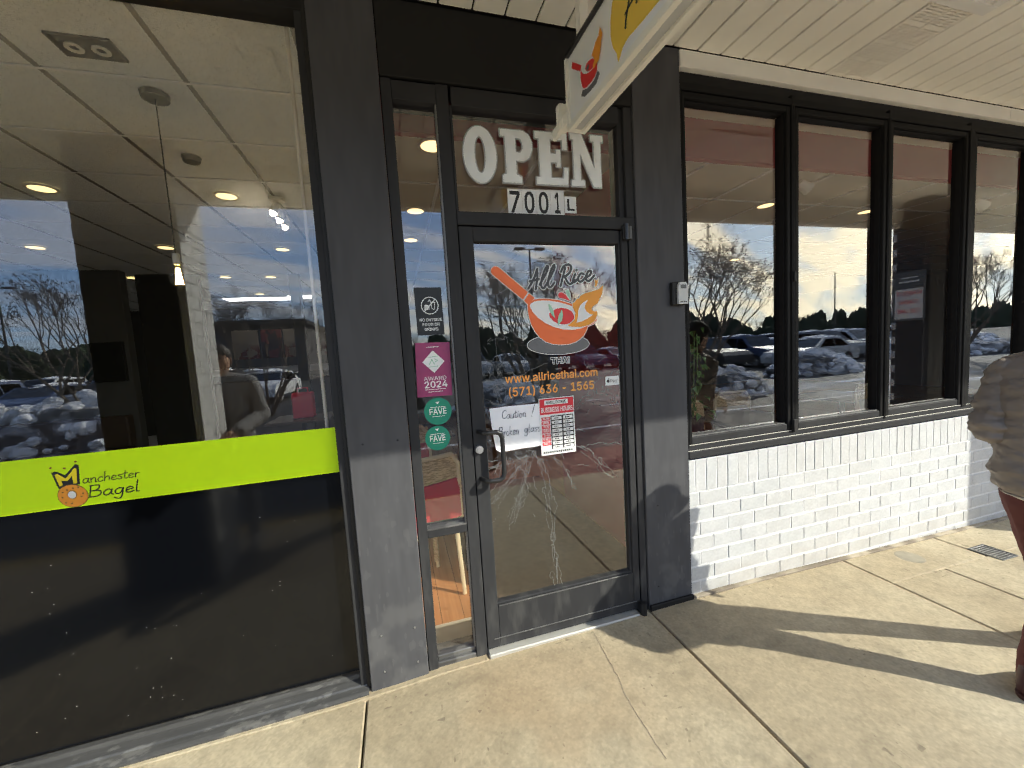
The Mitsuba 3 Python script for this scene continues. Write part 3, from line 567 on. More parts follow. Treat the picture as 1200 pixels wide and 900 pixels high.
# papers and stickers on the door
yp = YDG - .004
P0 = Polygon([B(x, z, yp) for x, z in ((.42, 1.264), (.52, 1.268), (.698, 1.266), (.694, 1.16), (.690, 1.046), (.56, 1.043), (.462, 1.040), (.440, 1.055), (.428, 1.15))])
m_ = flat(P0, yp, .0006).subdivide_to_size(.02)
m_.vertices[:, 1] -= .014 * np.clip((1.11 - m_.vertices[:, 2]) / .08, 0, 1) ** 2 * np.clip((.52 - m_.vertices[:, 0]) / .08, 0, 1) + .0012 * np.sin(m_.vertices[:, 0] * 40)
k = add('paper_notice', m_, 'paper_white', smooth=30); lab(k, 'white paper with handwritten caution broken glass notice taped to the door', 'paper notice')
yh = yp - .0026
k2 = add('paper_notice__handwriting', flat(unary_union([hand('Caution', .482, 1.205, .042, .0024, .612, .1, .03), hand('!', .632, 1.200, .06, .0028, .650, .25), hand('Broken', .462, 1.118, .045, .0026, .568, .08, .03), hand('glass', .595, 1.122, .042, .0026, .685, .08, .03)]), yh, .0006), 'ink_blue')
yo = YDG - .0085
H = 'hours_sign'
o = lambda x, z: B(x, z, yo)
hx0, hx1 = o(.681, 1)[0], o(.877, 1)[0]; hz0_, hz1_ = o(0, .989)[1], o(0, 1.289)[1]
k = add(H, bx(hx0, hx1, yo, yo + .002, hz0_, hz1_, .0006), 'sheet_white'); lab(k, 'red and white business hours sign on the door right of the paper notice', 'hours sign')
add(H + '__banner', bx(hx0 + .004, hx1 - .004, yo - .0012, yo, hz1_ - .085, hz1_ - .004, 0), 'sheet_red')
add(H + '__ribbon', bx(hx0 + .03, hx1 - .035, yo - .0022, yo - .0012, hz1_ - .036, hz1_ - .012, 0), 'sheet_white')
add(H + '__lettering', txt('WELCOME', hx0 + .04, hx1 - .045, hz1_ - .031, .014, yo - .0022, True, .0006), 'logo_black')
add(H + '__lettering', txt('BUSINESS HOURS', hx0 + .010, hx1 - .010, hz1_ - .074, .025, yo - .0012, True, .0006), 'sheet_white')
rows = 8; rh = (hz1_ - .095 - hz0_ - .03) / rows
add(H + '__panel', bx(hx0 + .060, hx1 - .008, yo - .0010, yo, hz0_ + .03, hz1_ - .095, 0), 'logo_black')
days = ['SUN', 'MON', 'TUE', 'WED', 'THU', 'FRI', 'SAT', '']
for i in range(rows):
    zz = hz1_ - .097 - rh * (i + 1)
    if days[i]:
        add(H + '__day_tab', bx(hx0 + .010, hx0 + .056, yo - .0011, yo, zz + .002, zz + rh - .002, 0), 'sheet_red')
        add(H + '__day_lettering', txt(days[i], hx0 + .016, hx0 + .050, zz + .007, rh * .5, yo - .0011, True, .0006), 'sheet_white')
    for c0, c1 in ((hx0 + .066, hx0 + .122), (hx0 + .130, hx1 - .012)):
        add(H + '__time_slot', bx(c0, c1, yo - .0020, yo - .0010, zz + .003, zz + rh - .003, 0), 'sheet_white')
        add(H + '__time_mark', cat([bx(c0 + .012 + j * .009, c0 + .018 + j * .009, yo - .0026, yo - .0020, zz + .008, zz + rh - .008, 0) for j in range(3)]), 'logo_black')
add(H + '__footer', cat([bx(hx0 + .012 + j * .012, hx0 + .020 + j * .012, yo - .0006, yo, hz0_ + .010, hz0_ + .020, 0) for j in range(14)]), 'logo_black')
k = 'payment_sticker'; q = lambda x, z: B(x, z, yp)
a_, b_ = q(1.0675, 1.325), q(1.151, 1.374)
add(k, bx(a_[0], b_[0], yp, yp + .001, a_[1], b_[1], 0), 'sheet_white'); lab(k, 'small white mobile payment sticker on the right of the door glass', 'sticker')
ap = Point(a_[0] + .018, a_[1] + .023).buffer(.0085).difference(Point(a_[0] + .0285, a_[1] + .025).buffer(.004)).union(Point(a_[0] + .0195, a_[1] + .035).buffer(.003))
add(k + '__mark', flat(ap, yp, .0006), 'logo_black'); add(k + '__lettering', txt('Pay', a_[0] + .031, b_[0] - .010, a_[1] + .016, .017, yp, False, .0006), 'logo_black')

# stickers on the sidelight
ys = YS - .0012
def SB(x, z): return B(x, z, ys)
def dec(key, poly, mat, dy=0.): return add(key, flat(Polygon([SB(*p) for p in poly]) if isinstance(poly, list) else poly, ys - dy, .0009), mat)
k = 'food_sticker'; dec(k, [(.1035, 1.641), (.228, 1.641), (.2265, 1.861), (.102, 1.861)], 'sticker_black'); lab(k, 'black no outside food or drinks sticker on the sidelight', 'sticker')
cx, cz = SB(.169, 1.777); ring = Point(cx, cz).buffer(.041).difference(Point(cx, cz).buffer(.037))
cup = Polygon([(cx + .004, cz + .016), (cx + .026, cz + .016), (cx + .022, cz - .018), (cx + .008, cz - .018)]); cup = cup.difference(cup.buffer(-.003))
burger = unary_union([sbox(cx - .028, cz - .012, cx - .002, cz - .007), sbox(cx - .027, cz - .018, cx - .003, cz - .014), Point(cx - .015, cz - .005).buffer(.011).intersection(sbox(cx - .04, cz - .005, cx, cz + .02))])
icon = unary_union([ring, cup, burger, stroke([(cx - .028, cz - .028), (cx + .027, cz + .029)], .005), stroke([(cx - .006, cz + .020), (cx + .0, cz + .028), (cx + .006, cz + .019)], .004)])
add(k + '__icon', flat(icon, ys - .0009, .0006), 'sheet_white')
for i, s in enumerate(('NO OUTSIDE', 'FOOD OR', 'DRINKS')):
    hw = (.052, .040, .032)[i]; add(k + '__lettering', txt(s, cx - hw, cx + hw, SB(0, 1.705 - i * .022)[1], .0135, ys - .0009, True, .0006), 'sheet_white')
k = 'award_sticker'; dec(k, [(.079, 1.352), (.243, 1.349), (.248, 1.604), (.087, 1.607)], 'award_plum'); lab(k, 'plum red award 2024 sticker on the sidelight below the black sticker', 'sticker')
cx, cz = SB(.166, 1.515)
add(k + '__diamond', flat(Polygon([(cx - .052, cz), (cx, cz + .054), (cx + .052, cz), (cx, cz - .054)]), ys - .0009, .0006), 'logo_white')
add(k + '__emblem', flat(unary_union([stroke([(cx - .02, cz - .012), (cx - .008, cz + .012), (cx + .004, cz - .012)], .004), stroke([(cx + .006, cz + .012), (cx + .02, cz + .006), (cx + .008, cz - .002)], .004), stroke([(cx - .025, cz + .022), (cx + .022, cz + .026)], .003), stroke([(cx - .02, cz - .024), (cx + .02, cz - .022)], .003)]), ys - .0015, .0004), 'logo_green')
add(k + '__lettering', cat([txt('AWARD', cx - .052, cx + .055, SB(0, 1.428)[1], .018, ys - .0009, False, .0006), txt('2024', cx - .05, cx + .058, SB(0, 1.393)[1], .030, ys - .0009, True, .0006)]), 'logo_white')
add(k + '__small_print', cat([bx(cx - .05, cx + .05, ys - .0014, ys - .0009, SB(0, 1.383)[1], SB(0, 1.3855)[1], 0), bx(cx - .035, cx + .035, ys - .0014, ys - .0009, SB(0, 1.372)[1], SB(0, 1.3745)[1], 0), bx(cx - .03, cx + .03, ys - .0014, ys - .0009, SB(0, 1.583)[1], SB(0, 1.586)[1], 0)]), 'logo_white')
for (x, z, r_), lb in (((.169, 1.278, .066), 'round green fave sticker, upper of the two on the sidelight'), ((.158, 1.149, .060), 'round green fave sticker, lower of the two on the sidelight')):
    cx, cz = SB(x, z); k = num('round_sticker')
    scene[k] = mikit.ply(flat(Point(cx, cz).buffer(r_), ys, .0009), 'fave_green'); lab(k, lb, 'sticker')
    add(k + '__lettering', txt('FAVE', cx - r_ * .62, cx + r_ * .62, cz - .014, .028, ys - .0009, True, .0006), 'logo_white')
    add(k + '__mark', cat([flat(Polygon([(cx - .010, cz + .046), (cx + .010, cz + .046), (cx, cz + .034)]), ys - .0009, .0006), bx(cx - r_ * .55, cx + r_ * .55, ys - .0014, ys - .0009, cz + .019, cz + .022, 0), bx(cx - r_ * .45, cx + r_ * .45, ys - .0014, ys - .0009, cz - .026, cz - .0235, 0)]), 'logo_white')

# OPEN sign and street number in the transom
def slab_letter(ch):
    if ch == 'O':
        o_ = affinity.scale(Point(.5, .5).buffer(.5, quad_segs=16), 1.0, 1.0); return o_.difference(affinity.scale(Point(.5, .5).buffer(.5, quad_segs=16), .34, .66))
    if ch == 'P':
        bowl = Polygon([(.35, 1), (.72, 1), (.90, .94), (1, .80), (1, .66), (.90, .50), (.72, .43), (.35, .43)])
        hole = Polygon([(.46, .86), (.62, .86), (.70, .78), (.70, .66), (.62, .58), (.46, .58)])
        return unary_union([sbox(.14, 0, .46, 1), sbox(0, .88, .5, 1), sbox(.02, 0, .62, .12), sbox(.06, .12, .54, .15), bowl]).difference(hole)
    if ch == 'E':
        return unary_union([sbox(.12, 0, .46, 1), sbox(0, .88, 1, 1), sbox(.0, 0, 1, .13), sbox(.4, .44, .72, .60), sbox(.66, .36, .78, .68), sbox(.86, .70, 1, .9), Polygon([(.86, .1), (1, .1), (1.02, .34), (.90, .34)])])
    return unary_union([sbox(.08, 0, .28, 1), sbox(.74, 0, .94, 1), Polygon([(.05, 1), (.34, 1), (.94, 0), (.70, 0)]), sbox(0, .90, .34, 1), sbox(0, 0, .40, .11), sbox(.64, .89, 1.02, 1)])
OP = 'open_sign'; lab(OP, 'white slab letter open sign with clear backing in the transom', 'sign')
yo2 = YS - .016
add(OP + '__backing', cat([sheet_mesh(B(.53, 1, yo2)[0], B(.93, 1, yo2)[0], B(0, 2.40, yo2)[1], B(0, 2.505, yo2)[1], yo2 + .006)]), 'clear_acrylic')
for ch, x0_, x1_, a0, a1 in (('O', .377, .535, 2.345, 2.600), ('P', .560, .717, 2.354, 2.598), ('E', .735, .902, 2.355, 2.603), ('N', .924, 1.100, 2.356, 2.610)):
    g = affinity.affine_transform(slab_letter(ch), [B(x1_, 1, yo2)[0] - B(x0_, 1, yo2)[0], 0, 0, (a1 - a0), B(x0_, 1, yo2)[0], B(0, a0, yo2)[1]])
    kk = add(OP + '__letter', flat(g, yo2, .008), 'letter_white')
    add(kk + '__edge', flat(g.buffer(.0065).difference(g.buffer(.0005)), yo2, .004), 'letter_edge')
NP = 'street_number'; lab(NP, 'white street number plates reading 7001 and a smaller L', 'street number')
yn = YS - .003
for i, ch in enumerate('7001'):
    x0_ = B(.580 + i * .0747, 1, yn)[0]; x1_ = B(.580 + (i + 1) * .0747 - .0012, 1, yn)[0]
    za, zb_ = B(0, 2.205 + .0012 * i, yn)[1], B(0, 2.3275 + .0012 * i, yn)[1]
    kk = add(NP + '__plate', bx(x0_, x1_, yn, yn + .0015, za, zb_, .0003), 'plate_white')
    wd = (.052, .052, .052, .030)[i]; xm = (x0_ + x1_) / 2
    add(kk + '__digit', txt(ch, xm - wd / 2, xm + wd / 2, za + .012, .098, yn, True, .0009), 'logo_black')
x0_, x1_ = B(.8795, 1, yn)[0], B(.944, 1, yn)[0]; za, zb_ = B(0, 2.222, yn)[1], B(0, 2.304, yn)[1]
kk = add(NP + '__plate', bx(x0_, x1_, yn - .001, yn + .0005, za, zb_, .0003), 'plate_white')
add(kk + '__digit', txt('L', x0_ + .014, x1_ - .010, za + .014, .054, yn - .001, True, .0009), 'logo_black')

# lock box on the pillar
k = 'key_lock_box'; kx0, kx1, kz0, kz1 = 1.492, 1.553, 1.741, 1.858
kb = Polygon([(kx0, kz0), (kx1, kz0), (kx1 + .002, kz1 - .02), (kx1 - .010, kz1), (kx0 + .012, kz1), (kx0 + .001, kz1 - .02)])
add(k, bx(1.466, kx1 - .002, -.028, 0, kz0 - .004, kz1 + .003, .005), 'gasket'); lab(k, 'small grey key lock box mounted on the pillar beside the door', 'lock box')
add(k + '__cover', flat(kb, -.028, .014), 'keybox_grey')
add(k + '__window', bx(kx0 + .015, kx1 - .010, -.0435, -.0415, kz1 - .034, kz1 - .014, .0006), 'keybox_dark')
add(k + '__dial', cat([bx(kx0 + .012 + i * .011, kx0 + .019 + i * .011, -.0435, -.0418, kz0 + .009, kz0 + .015, .0004) for i in range(4)]), 'keybox_dark')

# ------------------------------------------------------------------ casement windows on the right
YW = .06; CW = [(1.601, 2.247), (2.411, 3.050), (3.226, 3.850), (4.085, 4.668), (4.835, 5.42)]
gzb, gzt = at(0, 1.002, YW)[1], at(0, 2.802, YW)[1]
clab = ['first casement window beside the dark pillar', 'second casement window from the pillar', 'third casement window, its pane reflecting a dark canopy pier', 'fourth casement window partly behind the person', 'casement window beyond the person']
FRM = 'window_frame'; lab(FRM, 'black frame holding the row of casement windows above the brick wall', 'window frame')
edges = []
for i, (a, c) in enumerate(CW):
    g0, g1 = at(a, 1, .012)[0], at(c, 1, YW)[0]; k = num('casement_window'); lab(k, clab[i], 'window', 'casement windows over the white brick wall')
    scene[k + '__glass'] = mikit.ply(sheet(g0, g1, gzb, gzt, YW), {'type': 'ref', 'id': 'window_glass'})
    s_ = .036; s0 = .026 if i == 0 else .036; ys0 = .012
    scene[k + '__sash_stile'] = mikit.ply(cat([bx(g0 - s0, g0 - .004, ys0, .085, gzb - .048, gzt + .04, .004), bx(g0 - .0045, g0, .020, .085, gzb, gzt, .001)]), 'sash_black')
    scene[k + '__sash_stile_001'] = mikit.ply(cat([bx(g1 + .008, g1 + s_, ys0, .085, gzb - .048, gzt + .04, .004), bx(g1, g1 + .0085, .030, .085, gzb, gzt, .001)]), 'sash_black')
    scene[k + '__sash_rail'] = mikit.ply(cat([bx(g0 - .008, g1 + .008, ys0 + .001, .085, gzb - .048, gzb - .006, .004)]), 'frame_paint')
    scene[k + '__sash_rail__sill_bead'] = mikit.ply(bx(g0 - .001, g1 + .001, ys0 + .010, .058, gzb - .007, gzb + .0005, .002), 'worn_aluminium')
    scene[k + '__sash_rail_001'] = mikit.ply(cat([bx(g0 - .008, g1 + .008, ys0 + .001, .085, gzt + .008, gzt + .04, .004), bx(g0, g1, .034, .085, gzt, gzt + .0085, .001)]), 'sash_black')
    edges.append((g0 - s0, g1 + s_))
fx0, fx1 = 1.5685, edges[-1][1] + .05
zf0, zf1 = .868, 2.945
mul = [bx(fx0, edges[0][0] - .003, .006, .10, zf0 + .05, zf1, .003)]
add(FRM + '__jamb', mul[0], 'sash_black')
for (a, c), (d, e) in zip(edges[:-1], edges[1:]):
    m_ = (c + d) / 2
    add(FRM + '__mullion', cat([bx(c + .002, m_ - .002, .004, .10, zf0 + .052, zf1, .003), bx(m_ + .002, d - .002, .008, .10, zf0 + .052, zf1, .003), bx(m_ - .003, m_ + .003, .03, .10, zf0 + .052, zf1, 0)]), 'sash_black')
add(FRM + '__jamb', bx(edges[-1][1] + .003, fx1, .006, .10, zf0 + .05, zf1, .003), 'sash_black')
add(FRM + '__sill_rail', cat([bx(fx0, fx1, .010, .10, .902, gzb - .0515, .004), bx(fx0, fx1, -.004, .10, .858, .8985, .004)]), 'frame_paint')
add(FRM + '__sill_rail__bead', cat([bx(fx0, fx1, .004, .02, .8985, .9015, .0008), bx(fx0, fx1, .008, .02, gzb - .0525, gzb - .0495, .0008)]), 'threshold_metal')
add(FRM + '__head', cat([bx(fx0, fx1, .006, .10, gzt + .045, 2.925, .004)]), 'sash_black')
m_ = (edges[0][1] + edges[1][0]) / 2
add(FRM + '__latch', cat([bx(m_ - .010, m_ + .010, -.008, .01, at(0, 1.86, 0)[1], at(0, 1.92, 0)[1], .003)]), 'gasket')
add(FRM + '__latch', cat([bx(m_ - .018, m_ + .018, -.010, .01, .935, 1.005, .003)]), 'dark_metal')
k = add('soffit_header', bx(1.5685, 9.0, .028, .12, 2.9265, 2.99, .002), 'header_black'); lab(k, 'shadowed black header strip under the white trim board', 'header panel')
k = add('trim_board', bx(1.5695, 4.43, -.006, .10, 2.991, 3.079, .003), 'white_trim'); lab(k, 'white painted trim board under the soffit above the casement windows', 'trim board')
add('trim_board__length', bx(4.4325, 9.0, -.006, .10, 2.991, 3.079, .003), 'white_trim')

# ------------------------------------------------------------------ white brick wall
BW = 'brick_wall'
x0w, x1w, ybf = 1.5695, 6.30, .006
k = add(BW, bx(x0w, x1w, ybf + .0030, .13, -.12, .8445, 0), 'mortar_white'); lab(k, 'low white painted brick wall with a soldier course under the casement windows', 'brick wall')
bricks = []
def brick(x0, x1, za, zb, y0=None, y1=.06):
    y0 = ybf + rng.uniform(-.0014, .0014) if y0 is None else y0
    m = bx(x0, x1, y0, y1, za, zb, .003)
    kk = add(BW + '__brick', m, f'white_brick_{rng.randrange(3)}')
x = 1.615 - .0775; i = 0
while x < x1w:
    a, c = max(x + .0022, x0w + .001), x + .0775 - .0022
    if c - a > .012: brick(a, c, .6535, .846, y1=.052)
    x += .0775
for r_ in range(8):
    zt_ = .6495 - r_ * .0915; zb2 = zt_ - .0800
    x = 1.640 - .2035 * 1 + (.0965 if r_ % 2 else 0) - .2035
    while x < x1w:
        a, c = max(x + .0025, x0w + .001), min(x + .2035 - .0025, x1w)
        if c - a > .012:
            brick(a, c, max(zb2, -.11), zt_)
        x += .2035
lab(BW + '__brick', None)
labels.pop(BW + '__brick', None)
for nm, xa_, xb_, lb in (('facade_wall', -9.4, -3.5, 'plain dark facade wall left of the bagel shop window'), ('facade_wall', x1w + .002, 13, 'plain facade wall beyond the casement windows')):
    k = add(nm, bx(xa_, xb_, .02, .14, -.2, 3.079, .002), 'header_black' if xa_ < 0 else 'mortar_white'); lab(k, lb, 'wall')
k = add('facade_wall', bx(fx1 + .002, x1w + .002, .02, .1, .86, 2.925, .002), 'header_black'); lab(k, 'dark infill wall past the last casement window', 'wall')

# ------------------------------------------------------------------ canopy
CN = 'canopy'; YE = -1.63
k = add(CN, bx(-9.4, 13, YE + .002, .14, 3.10, 3.30, 0), 'vent_dark'); lab(k, 'white boarded canopy soffit over the sidewalk', 'canopy')
bw = .1532; i = 0; x = .456 - bw * 64
while x < 12.9:
    a, c = x + .0045, x + bw - .0045
    if abs(x - 2.608) < .05 or abs(x - 2.761) < .05:
        poly = sbox(a, YE + .1, c, -.003)
        holes = []
        yy = -.03
        while yy > -.50:
            for q0 in (a + .014, a + .078):
                holes.append(sbox(q0, yy - .0062, q0 + .056, yy))
            yy -= .0155 if (int(round(-yy / .0155)) % 8) else .032
        pv = poly.difference(unary_union(holes))
        m = trimesh.creation.extrude_polygon(pv, .009, engine='earcut'); m.vertices[:, 2] += 3.0835
        kk = add(CN + '__vent_board', m, 'soffit_paint')
    else:
        add(CN + '__board', bx(a, c, YE + .1, -.003 if x < 1.4 and x > -.3 or x > 1.5 else -.003, 3.0835 + rng.uniform(-.0006, .0006), 3.098, .003), 'soffit_paint')
    x += bw
lab(CN + '__vent_board', 'perforated vent board of the soffit'); lab(CN + '__vent_board_001', 'perforated vent board of the soffit')
add(CN + '__fascia', bx(-9.4, 13, YE, YE + .1, 2.79, 3.9, .004), 'white_trim')
add(CN + '__fascia', bx(-9.4, 13, .02, .14, 3.30, 3.9, .004), 'header_black')
k = 'soffit_light'; fx = (2.38, 2.96, -1.10, -.512); t_ = .055
add(k, bx(fx[0] + t_, fx[1] - t_, fx[2] + t_, fx[3] - t_, 3.076, 3.080, 0), 'fixture_white'); lab(k, 'square white recessed soffit light at the upper edge of the view', 'ceiling light')
add(k + '__frame', cat([bx(fx[0], fx[1], fx[3] - t_, fx[3], 3.068, 3.083, .003), bx(fx[0], fx[1], fx[2], fx[2] + t_, 3.068, 3.083, .003), bx(fx[0], fx[0] + t_, fx[2] + t_, fx[3] - t_, 3.068, 3.083, .003), bx(fx[1] - t_, fx[1], fx[2] + t_, fx[3] - t_, 3.068, 3.083, .003)]), 'fixture_white')
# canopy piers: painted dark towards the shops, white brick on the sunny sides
def pier(x0, x1, y0, y1, lbl):
    k = num('brick_pier'); lab(k, lbl, 'pier')
    scene[k + '__core'] = mikit.ply(bx(x0 + .004, x1 - .006, y0 + .006, y1 - .006, -.2, 3.08, 0), 'mortar_grey')
    ms, md = [], []
    for r_ in range(34):
        za = -.06 + r_ * .0925; zb_ = min(za + .0865, 3.078); o_ = (r_ % 2) * .1
        for (p, q, ax) in ((x0, x1, 0), (y0, y1, 1)):
            t = p - o_
            while t < q:
                a, c = max(t + .003, p), min(t + .2035 - .003, q)
                if c - a > .02:
                    if ax == 0:
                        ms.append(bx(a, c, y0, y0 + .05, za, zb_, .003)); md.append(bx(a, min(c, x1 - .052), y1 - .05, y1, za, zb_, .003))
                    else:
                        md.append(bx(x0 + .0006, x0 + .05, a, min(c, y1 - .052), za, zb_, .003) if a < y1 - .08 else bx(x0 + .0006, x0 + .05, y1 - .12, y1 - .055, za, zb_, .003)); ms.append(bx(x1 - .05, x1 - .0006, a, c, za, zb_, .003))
                t += .2035
    scene[k + '__bricks'] = mikit.ply(cat(ms), 'white_brick_0'); lab(k + '__bricks', kind='stuff')
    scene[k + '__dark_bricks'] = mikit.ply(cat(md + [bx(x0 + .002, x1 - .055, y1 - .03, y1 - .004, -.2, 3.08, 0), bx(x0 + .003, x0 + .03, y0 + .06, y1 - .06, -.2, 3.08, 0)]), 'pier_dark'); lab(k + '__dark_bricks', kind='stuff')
    return k
pier(-1.93, -1.352, YE, -1.25, 'white brick canopy pier seen mirrored in the bagel shop window')
pier(6.25, 6.80, YE, -1.25, 'white brick canopy pier mirrored in the third casement window')
k = 'parking_sign'; FX = 6.248
SGN = np.array([[0, 0, -1, 0], [-1, 0, 0, 0], [0, 1, 0, 0], [0, 0, 0, 1.0]])      # x -> -y, y -> z, z -> -x
def side(m, xf):
    m.apply_transform(SGN); m.vertices[:, 0] += xf; return m
add(k, side(trimesh.creation.extrude_polygon(sbox(1.275, 1.61, 1.605, 2.225).buffer(-.03).buffer(.03), .012, engine='earcut'), FX), 'keybox_dark'); lab(k, 'fire lane sign on the canopy pier mirrored in the third casement window', 'sign')
add(k + '__panel', side(trimesh.creation.extrude_polygon(sbox(1.30, 1.64, 1.585, 2.01), .002, engine='earcut'), FX - .012), 'sheet_white')
for n_, (s, a, b, z) in enumerate((('NO PARKING OR', 1.315, 1.57, 1.93), ('STANDING', 1.345, 1.54, 1.82), ('FIRE LANE', 1.33, 1.555, 1.71))):
    m = meshkit.text_mesh(s, .05, .001, True); bb = m.bounds
    m.vertices[:, 0] = a + (m.vertices[:, 0] - bb[0, 0]) * (b - a) / (bb[1, 0] - bb[0, 0]); m.vertices[:, 1] += z
    add(k + '__lettering', side(m, FX - .014), 'logo_red')
add(k + '__small_print', side(cat([trimesh.creation.extrude_polygon(q, .001, engine='earcut') for q in (sbox(1.34, 2.09, 1.545, 2.11), sbox(1.36, 2.14, 1.525, 2.155))]), FX - .012), 'sheet_white'); lab(k + '__small_print', kind='stuff')

# ------------------------------------------------------------------ hanging sign
HS = 'hanging_sign'; lab(HS, 'white projecting sign with wok logo and yellow speech bubble hung under the soffit', 'hanging sign')
O0 = np.array([.81526, -.18]); U = np.array([.030851, -.999524]); V = np.array([.999524, .030851])
HT = np.eye(4); HT[:2, 0] = U; HT[:2, 1] = V; HT[:2, 3] = O0       # local x along the sign, local y through it, z up
def hs(m): m.apply_transform(HT); return m
LS, HB, HTP, TH = 1.25, 2.498, 2.802, .082
add(HS + '__cabinet', hs(cat([bx(.012, LS, .010, TH - .010, HB + .022, HTP - .004, .002)])), 'sign_white')
add(HS + '__frame', hs(cat([bx(0, LS, -.004, .021, HB - .002, HB + .026, .003), bx(0, LS, TH - .020, TH + .004, HB - .002, HB + .026, .003), bx(-.004, .014, -.002, TH + .002, HB + .002, HTP, .002)])), 'sign_cream')
add(HS + '__frame', hs(cat([bx(-.004, LS, -.004, .012, HTP - .004, HTP + .012, .002), bx(-.004, LS, TH - .012, TH + .004, HTP - .004, HTP + .012, .002)])), 'dark_metal')
add(HS + '__channel', hs(bx(.004, LS, .020, TH - .020, HB + .010, HB + .0215, 0)), 'keybox_grey')
FS = np.array([[1, 0, 0, 0], [0, 0, -1, 0], [0, 1, 0, 0], [0, 0, 0, 1.0]])
def face(poly, lift=0., t=.0008):
    polys = [g for g in getattr(poly, 'geoms', [poly]) if g.area > 1e-9]
    m = cat([trimesh.creation.extrude_polygon(g, t, engine='earcut') for g in polys]); m.apply_transform(FS); m.vertices[:, 1] += .010 - lift
    return hs(m)
fs = lambda P: Polygon(P).buffer(0)
WOK = {'handle': [(0.0551, 2.7569), (0.1292, 2.6948), (0.1151, 2.6803), (0.0439, 2.739)], 'shadow': [(0.1153, 2.5828), (0.128, 2.5972), (0.1703, 2.5807), (0.2219, 2.5787), (0.2518, 2.5966), (0.2623, 2.5782), (0.2388, 2.5581), (0.1906, 2.5579), (0.1415, 2.564)], 'bowl': [(0.1215, 2.6736), (0.128, 2.6819), (0.1492, 2.6865), (0.1839, 2.6833), (0.2139, 2.673), (0.2372, 2.653), (0.2495, 2.6255), (0.2487, 2.6027), (0.2315, 2.5886), (0.2008, 2.5843), (0.1617, 2.5891), (0.1407, 2.5983), (0.1284, 2.6158), (0.1202, 2.6462)], 'rice': [(0.2297, 2.6594), (0.2374, 2.6494), (0.2403, 2.6403), (0.238, 2.6327), (0.2309, 2.6274), (0.2195, 2.625), (0.2046, 2.6256), (0.1877, 2.6294), (0.1704, 2.6359), (0.1544, 2.6448), (0.1414, 2.655), (0.1327, 2.6656), (0.1295, 2.6754), (0.1321, 2.6834), (0.1401, 2.6887), (0.1527, 2.6908), (0.1684, 2.6895), (0.1856, 2.6852), (0.2026, 2.6782), (0.2177, 2.6693)], 'tomato': [(0.2294, 2.6513), (0.2348, 2.6446), (0.237, 2.6382), (0.2358, 2.6327), (0.2312, 2.6286), (0.2237, 2.6262), (0.214, 2.626), (0.2029, 2.6278), (0.1915, 2.6316), (0.181, 2.637), (0.1723, 2.6436), (0.1665, 2.6506), (0.1642, 2.6573), (0.1656, 2.663), (0.1705, 2.6672), (0.1785, 2.6694), (0.1886, 2.6694), (0.1999, 2.6672), (0.2111, 2.6632), (0.2213, 2.6578)], 'flame': [(0.2175, 2.6706), (0.2373, 2.6832), (0.2506, 2.6959), (0.2727, 2.7029), (0.2864, 2.7266), (0.2986, 2.6936), (0.2893, 2.6779), (0.2841, 2.6562), (0.2768, 2.6386), (0.266, 2.6219), (0.244, 2.6192), (0.2288, 2.614), (0.2254, 2.6316), (0.2385, 2.6404), (0.2313, 2.657)], 'leaf': [(0.1772, 2.6405), (0.1745, 2.6544), (0.1869, 2.6596), (0.1941, 2.6524), (0.188, 2.6426)]}
for n_, (q_, m_) in enumerate((('shadow', 'logo_grey'), ('handle', 'logo_red'), ('bowl', 'logo_red'), ('rice', 'logo_white'), ('tomato', 'logo_red'), ('leaf', 'logo_grey'), ('flame', 'logo_amber'))):
    add(HS + '__wok_logo', face(fs(WOK[q_]), .0009 * n_), m_)
bub = Polygon([(.386, 2.532), (.378, 2.570), (.356, 2.604), (.345, 2.650), (.348, 2.700), (.362, 2.748), (.40, 2.782), (.47, 2.794), (.62, 2.794), (.72, 2.785), (.78, 2.75), (.80, 2.69), (.78, 2.62), (.72, 2.575), (.62, 2.562), (.52, 2.566), (.45, 2.572), (.416, 2.565)]).buffer(.006).buffer(-.006)
add(HS + '__speech_bubble', face(bub), 'sign_bubble')
def ln(P, w): return LineString(smooth_line(P)).buffer(w / 2, quad_segs=3)
scr = unary_union([ln([(.436, 2.612), (.442, 2.640), (.470, 2.700), (.490, 2.745)], .009), ln([(.490, 2.745), (.494, 2.70), (.500, 2.642)], .009), ln([(.436, 2.655), (.47, 2.664), (.502, 2.668)], .008), ln([(.516, 2.655), (.53, 2.74), (.522, 2.66), (.53, 2.645)], .008), ln([(.546, 2.655), (.56, 2.74), (.552, 2.66), (.56, 2.645)], .008),
                   ln([(.60, 2.745), (.60, 2.640)], .009), ln([(.60, 2.74), (.64, 2.735), (.63, 2.70), (.602, 2.694), (.645, 2.642)], .008), ln([(.66, 2.69), (.662, 2.645)], .008), ln([(.70, 2.69), (.682, 2.68), (.684, 2.648), (.705, 2.65)], .008), ln([(.72, 2.668), (.742, 2.672), (.736, 2.69), (.72, 2.672), (.73, 2.646), (.748, 2.652)], .008)])
add(HS + '__lettering', face(scr, .0009), 'logo_black')
add(HS + '__post', hs(cat([bx(.075, .115, .02, .06, HTP, 3.083, .003), bx(.055, .135, .0, .08, 3.074, 3.083, .002)])), 'sign_cream')
add(HS + '__post', hs(cat([bx(1.05, 1.09, .02, .06, HTP, 3.083, .003)])), 'sign_cream')
add(HS + '__bracket', cat([bx(.808, .852, -.115, -.075, 2.545, 2.660, .002), bx(.82, .84, -.18, .003, 2.55, 2.60, .003)]), 'sign_cream')

